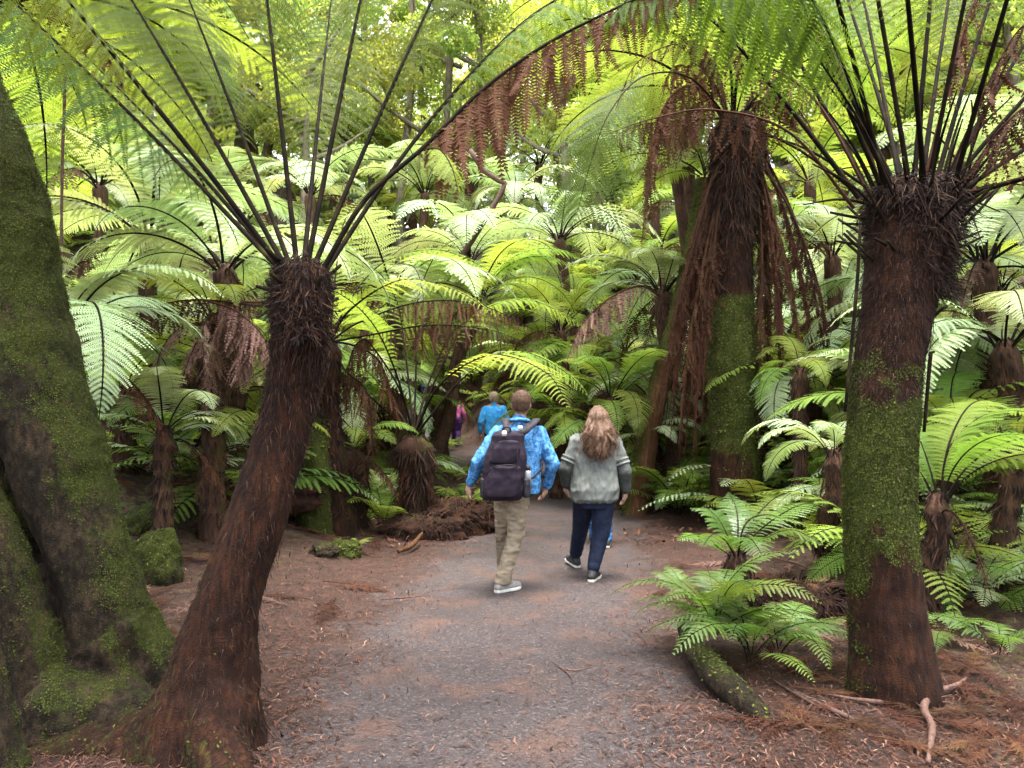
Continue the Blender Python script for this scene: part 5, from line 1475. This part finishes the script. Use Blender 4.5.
def person(label, base, J, torso, head, top, legs, shoe, shoes_sole, hair_fn, voxel=.0075, skin='skin', group=None, top_name='shirt', leg_name='trousers', belly=1.0, leg_r=1.0, arm_r=1.0, sleeve_to=.92, wr=.013, hs=1.0, upper_to=None, lwr=None):
    t = thing('person', label, 'person', base, group)
    W_ = lambda p: np.array(p, float) + np.array(base)
    hx, hy, hzz = head
    lo = lambda k: [(r[0], r[1], r[2], r[3] * k, r[4] * k) for r in torso]
    geo = [loft(lo(.86)), ell((hx, hy, hzz + .01), (.078 * hs, .097 * hs, .112 * hs)), ell((hx, hy + .025, hzz - .055), (.058 * hs, .07 * hs, .06 * hs)), caps((hx * .6 + J['neck'][0] * .4, hy - .01, hzz - .09), .054, J['neck'], .062),
           caps((hx, hy + .093 * hs, hzz - .005), .010, (hx, hy + .112 * hs, hzz - .03), .014), caps((hx - .02, hy + .088 * hs, hzz - .068), .008, (hx + .02, hy + .088 * hs, hzz - .068), .008)]
    for s_ in (-1, 1):
        geo.append(ell((hx + s_ * .08 * hs, hy - .005, hzz - .01), (.012, .02, .032)))
    for q in 'lr':
        s_ = -1 if q == 'l' else 1
        geo += [caps(J['neck'], .06, J['sh' + q], .052), caps(J['sh' + q], .052, J['el' + q], .040), caps(J['el' + q], .041, J['wr' + q], .027)]
        dr = np.array(J['wr' + q]) - np.array(J['el' + q])
        geo += hand(np.array(J['wr' + q]) + nrm(dr) * .02, nrm(nrm(dr) + np.array([0, .15, -.3])), (-s_, .25, 0), s_)
        geo += [caps(J['hip' + q], .085 * leg_r, J['kn' + q], .058), caps(J['kn' + q], .056, J['an' + q], .038)] + foot_geo(J['an' + q], J['ft' + q], 1, .9, J.get('pi' + q, 0))
    geo = [(v + np.array(base), f_) for v, f_ in geo]
    link('body', remesh('body', geo, min(voxel, .006), 4), [M[skin]], t)
    b_ = np.array(base)
    # top with sleeves
    geo = [loft(torso)]
    for q in 'lr':
        el_, wr_ = np.array(J['el' + q], float), np.array(J['wr' + q], float)
        cuff = el_ + (wr_ - el_) * sleeve_to
        sh0 = np.array(J['sh' + q], float)
        geo += [caps(np.array(J['neck']) - np.array([0, 0, .045]), .07, sh0, .072 * arm_r)]
        if upper_to: geo += [caps(sh0, .078 * arm_r, sh0 + (el_ - sh0) * upper_to, .068 * arm_r)]
        else: geo += [caps(sh0, .078 * arm_r, el_, .064 * arm_r), caps(el_, .062 * arm_r, cuff, .05 * arm_r)]
    geo.append(caps(np.array(J['neck']) + np.array([0, -.01, -.02]), .075, np.array(J['neck']) + np.array([0, -.01, .02]), .064))
    geo = [(v + b_, f_) for v, f_ in geo]
    shirt = link(top_name, remesh(top_name, geo, voxel, 7, wr, (16, 16, 6), 3), [M[top]], t)
    # trousers
    geo = [loft([(r[0], r[1], r[2], r[3], r[4]) for r in J['pelvis']])]
    for q in 'lr':
        an = np.array(J['an' + q], float); kn = np.array(J['kn' + q], float)
        end = an + (kn - an) * J.get('hem', .0)
        geo += [caps(J['hip' + q], .112 * leg_r, kn, .080 * leg_r), caps(kn, .078 * leg_r, end, .068 * leg_r * J.get('cuff', 1))]
    geo = [(v + b_, f_) for v, f_ in geo]
    link(leg_name, remesh(leg_name, geo, voxel, 6, lwr if lwr is not None else wr * 1.2, (10, 10, 14), 5), [M[legs]], t)
    for q in 'lr':
        g_ = [(v + b_, f_) for v, f_ in foot_geo(J['an' + q], J['ft' + q], 1, 1.08, J.get('pi' + q, 0))]
        sh = link('shoe', remesh('shoe', g_, .006, 3), [M[shoe]], t)
        a = np.array(J['an' + q], float); f_ = nrm(np.array([*J['ft' + q], 0.0])); pit = J.get('pi' + q, 0)
        fd = nrm(f_ * math.cos(pit) - np.array([0, 0, 1]) * math.sin(pit)); up_ = nrm(np.cross(np.cross(f_, [0, 0, 1]), fd))
        pts = []
        lat = np.cross(fd, up_)
        outl = [(-.085, 0), (-.075, .03), (-.03, .037), (.05, .04), (.12, .048), (.18, .04), (.21, .012), (.21, -.012), (.18, -.04), (.12, -.045), (.05, -.036), (-.03, -.036), (-.075, -.03)]
        o0 = a - up_ * .098
        Vb = np.array([o0 + fd * x_ + lat * y_ for x_, y_ in outl]); Vt = Vb + up_ * .03
        Vs = np.vstack([Vb - 0 * up_, Vt]); m_ = len(outl)
        fs = [np.array([[i, (i + 1) % m_, m_ + (i + 1) % m_, m_ + i] for i in range(m_)]), np.array([list(range(m_))[::-1], list(range(m_, 2 * m_))])]
        link('sole', remesh('sole', [(Vs + b_, fs)], .006, 1), [M[shoes_sole]], sh)
    for s_ in (-1, 1):
        v, f_ = ell(np.array((hx + s_ * .032, hy + .088 * hs, hzz + .012)) + b_, (.012, .010, .009), 12)
        link('eye', mesh_np('eye', v, f_, True), [M['eye']], t)
    hair_fn(t, b_)
    return t, shirt


def short_hair(h, mat='hair_short', s=1.0):
    def fn(t, b_):
        geo = [ell((h[0], h[1] - .018, h[2] + .035), (.087 * s, .098 * s, .098 * s)), ell((h[0], h[1] - .03, h[2] - .005), (.080 * s, .078 * s, .072 * s))]
        hm = remesh('hair', [(v + b_, f_) for v, f_ in geo], .006, 4, .003, (60, 60, 25), 8)
        ho_ = link('hair', hm, [M[mat]], t)
        nv = len(hm.vertices)
        P = np.zeros(nv * 3, np.float32); hm.vertices.foreach_get('co', P); P = P.reshape(-1, 3) + b_
        N_ = np.zeros(nv * 3, np.float32); hm.vertices.foreach_get('normal', N_); N_ = N_.reshape(-1, 3)
        V, f_ = hairs(P, N_, np.tile([0, 0, 1.0], (nv, 1)) - N_ * N_[:, 2:3], 5000, .022, .0009, .25, 1.0, .25)
        tag(link('hair_strands', mesh_np('hair_strands', V, f_), [M[mat]], t), kind='stuff')
    return fn


# --- man with the backpack
d_ = 6.83
bx = at(512, 400, d_).x
base = Vector((bx, d_, hz(bx, d_)))
JM = dict(neck=(.065, 0, 1.50), shl=(-.135, -.01, 1.39), shr=(.25, .01, 1.39), ell=(-.30, -.06, 1.14), elr=(.365, -.02, 1.12), wrl=(-.375, .03, .945), wrr=(.31, .10, .915),
          hipl=(-.055, 0, .90), hipr=(.065, 0, .90), knl=(-.085, .20, .52), knr=(.035, .04, .50), anl=(-.075, .44, .16), anr=(-.085, -.04, .095), ftl=(-.1, 1), ftr=(.75, .62), pil=-.25,
          pelvis=[(.005, 0, .80, .15, .12), (.005, 0, .88, .175, .135), (.01, 0, .98, .17, .13), (.02, 0, 1.05, .15, .11)], hem=.0, cuff=1.12)
torso = [(.06, .0, .865, .195, .145), (.055, 0, .90, .205, .155), (.055, 0, 1.0, .205, .155), (.055, 0, 1.12, .205, .155), (.058, 0, 1.25, .215, .155), (.06, 0, 1.34, .205, .145), (.06, 0, 1.42, .145, .115), (.063, 0, 1.49, .08, .07)]
hm = (.082, .02, 1.655)
man, shirt = person('man in a blue patterned shirt and khaki trousers walking away on the path', base, JM, torso, hm, 'shirt_blue', 'khaki', 'shoe_grey', 'sole', short_hair(hm))
v, f_, _ = tube([Vector(base) + Vector((.065 + .085 * math.cos(a), -.01 + .08 * math.sin(a), 1.505 + .018 * math.sin(-a))) for a in np.linspace(0, 2 * PI, 12)], [.018] * 12, 8, 40)
link('collar', mesh_np('collar', v, f_, True), [M['shirt_blue']], shirt)

# backpack: a thing of its own, worn on his back
pb = Vector(base) + Vector((-.06, -.255, 1.13))
PK = thing('backpack', 'dark purple backpack on the back of the man in blue', 'backpack', pb)
def packbox(c, sx, sy, sz, top=.8, lean=.0, e=3.2):
    r = []
    for z, k in ((-.5, .80), (-.47, .93), (-.36, 1), (-.1, 1), (.15, .97), (.32, .9 * top + .1), (.43, top), (.485, top * .75), (.5, top * .5)):
        r.append((c[0] + lean * z, c[1], c[2] + z * sz, sx * k, sy * (k if abs(z) > .3 else 1)))
    return loft(r, 40, e)
sh_ = lambda g_: [(v + np.array(pb), f_) for v, f_ in g_]
link('main_bag', remesh('main_bag', sh_([packbox((0, 0, 0), .185, .115, .60, .78, .06)]), .007, 5, .007, (10, 10, 7), 12), [M['pack']], PK)
link('front_pocket', remesh('front_pocket', sh_([packbox((-.012, -.105, -.13), .15, .05, .27, .88, .04)]), .007, 4, .006, (12, 12, 9), 13), [M['pack']], PK)
link('upper_pocket', remesh('upper_pocket', sh_([packbox((.008, -.095, .12), .12, .04, .20, .75, .06)]), .007, 4, .005, (12, 12, 9), 14), [M['pack']], PK)
link('bottle_pocket', remesh('bottle_pocket', sh_([packbox((.185, .0, -.19), .035, .07, .17, .95, 0)]), .007, 3, .003, (12, 12, 9), 15), [M['pack_dark']], PK)
link('bottle_pocket', remesh('bottle_pocket', sh_([packbox((-.185, .0, -.19), .03, .07, .17, .95, 0)]), .007, 3, .003, (12, 12, 9), 16), [M['pack_dark']], PK)
def ribbon(name, pts, width, thick, mat, parent, wd):
    """flat strap along a curve, wd = width direction"""
    P, _, L = catmull(pts, 30)
    T = nrm(np.gradient(P, axis=0)); w_ = np.array(wd, float)
    S = nrm(w_ - T * (T @ w_)[:, None]); N_ = np.cross(T, S)
    V = np.stack([P - S * width / 2 - N_ * thick / 2, P + S * width / 2 - N_ * thick / 2, P + S * width / 2 + N_ * thick / 2, P - S * width / 2 + N_ * thick / 2], 1).reshape(-1, 3)
    V, fs = close(V, 30, 4)
    return link(name, mesh_np(name, V, fs), [M[mat]], parent)
bb = Vector(base)
for (x0, x1) in ((-.055, -.045), (.215, .075)):
    ribbon('shoulder_strap', [bb + Vector((x1, -.20, 1.395)), bb + Vector((x1 * .5 + x0 * .5, -.175, 1.45)), bb + Vector((x0, -.09, 1.515)), bb + Vector((x0, .02, 1.52)), bb + Vector((x0 * 1.05, .13, 1.44)), bb + Vector((x0 * 1.1, .185, 1.28)), bb + Vector((x0 * 1.2 + .02, .17, 1.1)), bb + Vector((x0 + (.06 if x0 > 0 else -.08), .02, 1.0))], .062, .014, 'pack_dark', PK, (1, 0, 0))
ribbon('strap_tail', [bb + Vector((.13, -.2, .99)), bb + Vector((.2, -.165, 1.03)), bb + Vector((.262, -.06, 1.09)), bb + Vector((.275, .03, 1.12))], .02, .006, 'pack_dark', PK, (0, 0, 1))
v, f_, _ = tube([pb + Vector((-.02, -.06, .285)), pb + Vector((-.01, -.075, .325)), pb + Vector((.04, -.075, .325)), pb + Vector((.05, -.06, .285))], [.008] * 4, 8, 16)
link('grab_handle', mesh_np('grab_handle', v, f_, True), [M['pack_dark']], PK)
v, f_ = loft([(-.005, -.13, .255, .018, .006), (-.005, -.13, .285, .022, .007), (-.005, -.125, .30, .012, .006)], 16, 4)
link('pale_tag', mesh_np('pale_tag', v + np.array(pb), f_), [M['white_tag']], PK)
v, f_ = loft([(.10, -.03, .315, .02, .006), (.10, -.03, .35, .02, .006)], 16, 4)
link('strap_buckle', mesh_np('strap_buckle', v + np.array(pb) + np.array([0.03, -.02, -.01]), f_), [M['white_tag']], PK)
for (pp) in ([(-.13, -.115, -.02), (-.06, -.155, .005), (.05, -.155, .012), (.13, -.115, -.01)], [(-.11, -.125, -.005 + .21), (-.08, -.125, .08), (-.075, -.12, .03)], [(.12, -.12, .2), (.105, -.125, .1), (.10, -.12, .03)]):
    v, f_, _ = tube([pb + Vector(q) for q in pp], [.005] * len(pp), 6, 24)
    link('zip', mesh_np('zip', v, f_, True), [M['pack_dark']], PK)
WB = thing('water_bottle', 'grey water bottle in the side pocket of the dark purple backpack', 'bottle', pb + Vector((.195, -.015, -.22)))
v, f_ = loft([(0, 0, 0, .03, .03), (0, 0, .16, .031, .031), (0, 0, .175, .024, .024)], 20, 2)
link('bottle', mesh_np('bottle', v + np.array(WB.location), f_, True), [M['bottle']], WB)
v, f_ = loft([(0, 0, .178, .023, .023), (0, 0, .21, .023, .023), (0, 0, .22, .015, .015)], 20, 2)
link('cap', mesh_np('cap', v + np.array(WB.location), f_, True), [M['black_shoe']], WB)

# --- woman
d_ = 7.3
bx = at(594, 400, d_).x
base = Vector((bx, d_, hz(bx, d_)))
JW = dict(neck=(.02, 0, 1.40), shl=(-.16, -.01, 1.31), shr=(.19, .01, 1.30), ell=(-.275, -.03, 1.06), elr=(.285, -.05, 1.03), wrl=(-.265, .06, .90), wrr=(.295, .03, .845),
          hipl=(-.09, 0, .80), hipr=(.085, 0, .80), knl=(-.10, .28, .50), knr=(.065, .0, .46), anl=(-.135, .60, .105), anr=(-.025, -.05, .095), ftl=(-.35, 1), ftr=(.35, .9), pil=-.1,
          pelvis=[(0, 0, .68, .15, .14), (0, 0, .78, .205, .18), (0, 0, .90, .2, .17), (0, 0, 1.0, .17, .14)], hem=.12, cuff=.86)
torso = [(-.005, -.005, .735, .205, .175), (-.005, -.01, .77, .228, .195), (0, -.01, .86, .240, .20), (0, 0, .96, .232, .185), (0, 0, 1.07, .222, .17), (.005, 0, 1.18, .222, .16), (.01, 0, 1.28, .205, .14), (.015, 0, 1.345, .15, .11), (.02, 0, 1.40, .08, .07)]
hw = (.035, .01, 1.535)


def long_hair(t, b_):
    g_ = [ell((hw[0], hw[1] - .015, hw[2] + .02), (.086, .105, .104)), ell((hw[0], hw[1] - .04, hw[2] - .04), (.08, .07, .10))]
    rr = random.Random(4)
    for k in range(40):
        a = k / 39 * 2 - 1
        x0 = hw[0] + a * .080; y0 = hw[1] - .085 + .06 * a * a
        pts = [Vector((hw[0] + a * .02, hw[1] - .01, hw[2] + .112)), Vector((hw[0] + a * .058, hw[1] - .07 + .03 * a * a, hw[2] + .088 - .02 * a * a))]
        lay = rr.uniform(-.02, .015); L_ = rr.uniform(.30, .43) - .09 * a * a; spread = rr.uniform(1.25, 1.9)
        for j in range(8):
            u = j / 7
            pts.append(Vector((hw[0] - .012 * u + (x0 - hw[0]) * (1 + (spread - 1) * u * 1.5) + .022 * math.sin(u * 12 + k * 1.7) * u, y0 - .035 + lay - .075 * sm(np.array(u * 1.5)) + .018 * math.cos(u * 11 + k) * u - .01, hw[2] + .03 - L_ * u)))
        V, f_, _ = tube(pts, [.016, .020, .022, .022, .022, .021, .02, .018, .014, .006], 8, 32)
        g_.append((V, f_))
    link('hair', remesh('hair', [(v + b_, f_) for v, f_ in g_], .006, 2, .004, (70, 70, 12), 21), [M['hair_brown']], t)
    st_ = []
    for k in range(260):
        a = rr.uniform(-1, 1); L_ = rr.uniform(.28, .47) - .09 * a * a; spread = rr.uniform(1.2, 2.1); ph = rr.uniform(0, 6.3); lay = rr.uniform(-.045, -.012)
        pts = [Vector((hw[0] + a * .03, hw[1] - .03, hw[2] + .122)), Vector((hw[0] + a * .065, hw[1] - .09 + .04 * a * a, hw[2] + .09 - .03 * a * a))]
        for j in range(8):
            u = j / 7
            pts.append(Vector((hw[0] - .012 * u + a * .088 * (1 + (spread - 1) * u * 1.5) + .024 * math.sin(u * 12 + ph) * u, hw[1] - .115 + .07 * a * a + lay - .075 * float(sm(np.array(u * 1.5))) + .018 * math.cos(u * 11 + ph) * u, hw[2] + .03 - L_ * u)))
        V, f_, _ = tube(pts, [.0022] * 9 + [.0008], 4, 22)
        st_.append((V + b_, f_))
    tag(link('hair_strands', mesh_np('hair_strands', *join_geo(st_), True), [M['hair_brown']], t), kind='stuff')


woman, top_ = person('woman with long wavy brown hair and a grey striped top walking away on the path', base, JW, torso, hw, 'hoodie', 'navy', 'black_shoe', 'sole', long_hair, top_name='jersey', leg_name='leggings', leg_r=1.12, arm_r=1.05, upper_to=.62, wr=.014, lwr=.005)
b_ = np.array(base)
for q in 'lr':
    s0_, e0_, w0_ = (np.array(JW[k + q], float) for k in ('sh', 'el', 'wr'))
    cuff = e0_ + (w0_ - e0_) * .93
    geo = [caps(s0_ + (e0_ - s0_) * .66, .070, e0_, .073), caps(e0_, .0735, cuff, .056)]
    link('sleeve', remesh('sleeve', [(v + b_, f_) for v, f_ in geo], .007, 4, .006, (14, 14, 9), 31), [M['hoodie_dark']], top_)
    for a0, a1, mm_, rr_ in ((.58, .63, 'hoodie_light', .0775), (.66, .70, 'hoodie_dark', .077), (.71, .77, 'hoodie_light', .0775)):
        V, f_, _ = tube([Vector(b_ + s0_ + (e0_ - s0_) * a0), Vector(b_ + s0_ + (e0_ - s0_) * (a0 + a1) / 2), Vector(b_ + s0_ + (e0_ - s0_) * a1)], [rr_ + .003] * 3, 28, 6)
        link('sleeve_stripe', mesh_np('sleeve_stripe', V, f_, True), [M[mm_]], top_)


def walker(label, px, d, height, top, legs, seed, hair='hair_short', turn=0, shoe='black_shoe', base=None):
    x_ = (px - 512) / F * d
    b = Vector((x_, d, hz(x_, d)))
    k = height / 1.75
    J0 = dict(neck=(0, 0, 1.46), shl=(-.18, 0, 1.38), shr=(.18, 0, 1.38), ell=(-.27, -.04, 1.12), elr=(.29, .0, 1.13), wrl=(-.29, .08, .9), wrr=(.33, .12, .95), hipl=(-.08, 0, .88), hipr=(.08, 0, .88), knl=(-.08, .12, .48), knr=(.08, -.02, .48), anl=(-.07, .22, .095), anr=(.07, -.18, .12))
    J0 = {a: tuple(k * q for q in v_) for a, v_ in J0.items()}
    J0.update(ftl=(-.1, 1), ftr=(.1, 1), pelvis=[tuple(k * q for q in r) for r in [(0, 0, .78, .14, .11), (0, 0, .88, .17, .13), (0, 0, 1.0, .16, .12)]])
    tor = [tuple(k * q for q in r) for r in [(0, 0, .84, .18, .13), (0, 0, .95, .185, .135), (0, 0, 1.1, .185, .135), (0, 0, 1.25, .195, .135), (0, 0, 1.36, .19, .12), (0, 0, 1.42, .13, .095), (0, 0, 1.46, .07, .065)]]
    h_ = (0, .02 * k, 1.60 * k)
    t, _ = person(label, b, J0, tor, h_, top, legs, shoe, 'sole', short_hair(h_, hair), voxel=.011, arm_r=.95, hs=max(k, .9))
    return t
M['hair_fair'] = cloth_mat('fair_hair', (.30, .22, .15), (.42, .33, .24), 60, .6, 500)
walker('distant walker in a bright blue jacket seen past the man\'s left shoulder', 494, 14.6, 1.66, 'blue_jacket', 'navy', 1, 'hair_fair')
walker('far walker in a pink top and purple trousers on the rising path', 456, 19.0, 1.2, 'pink', 'purple', 2)
walker('farthest walker in dark blue, only a sliver seen between fern fronds', 427, 22.5, 1.5, 'dark_blue', 'navy', 3)
walker('walker in blue jeans almost hidden in front of the woman, one shoe showing', 600, 9.1, 1.4, 'dark_blue', 'jeans', 4)
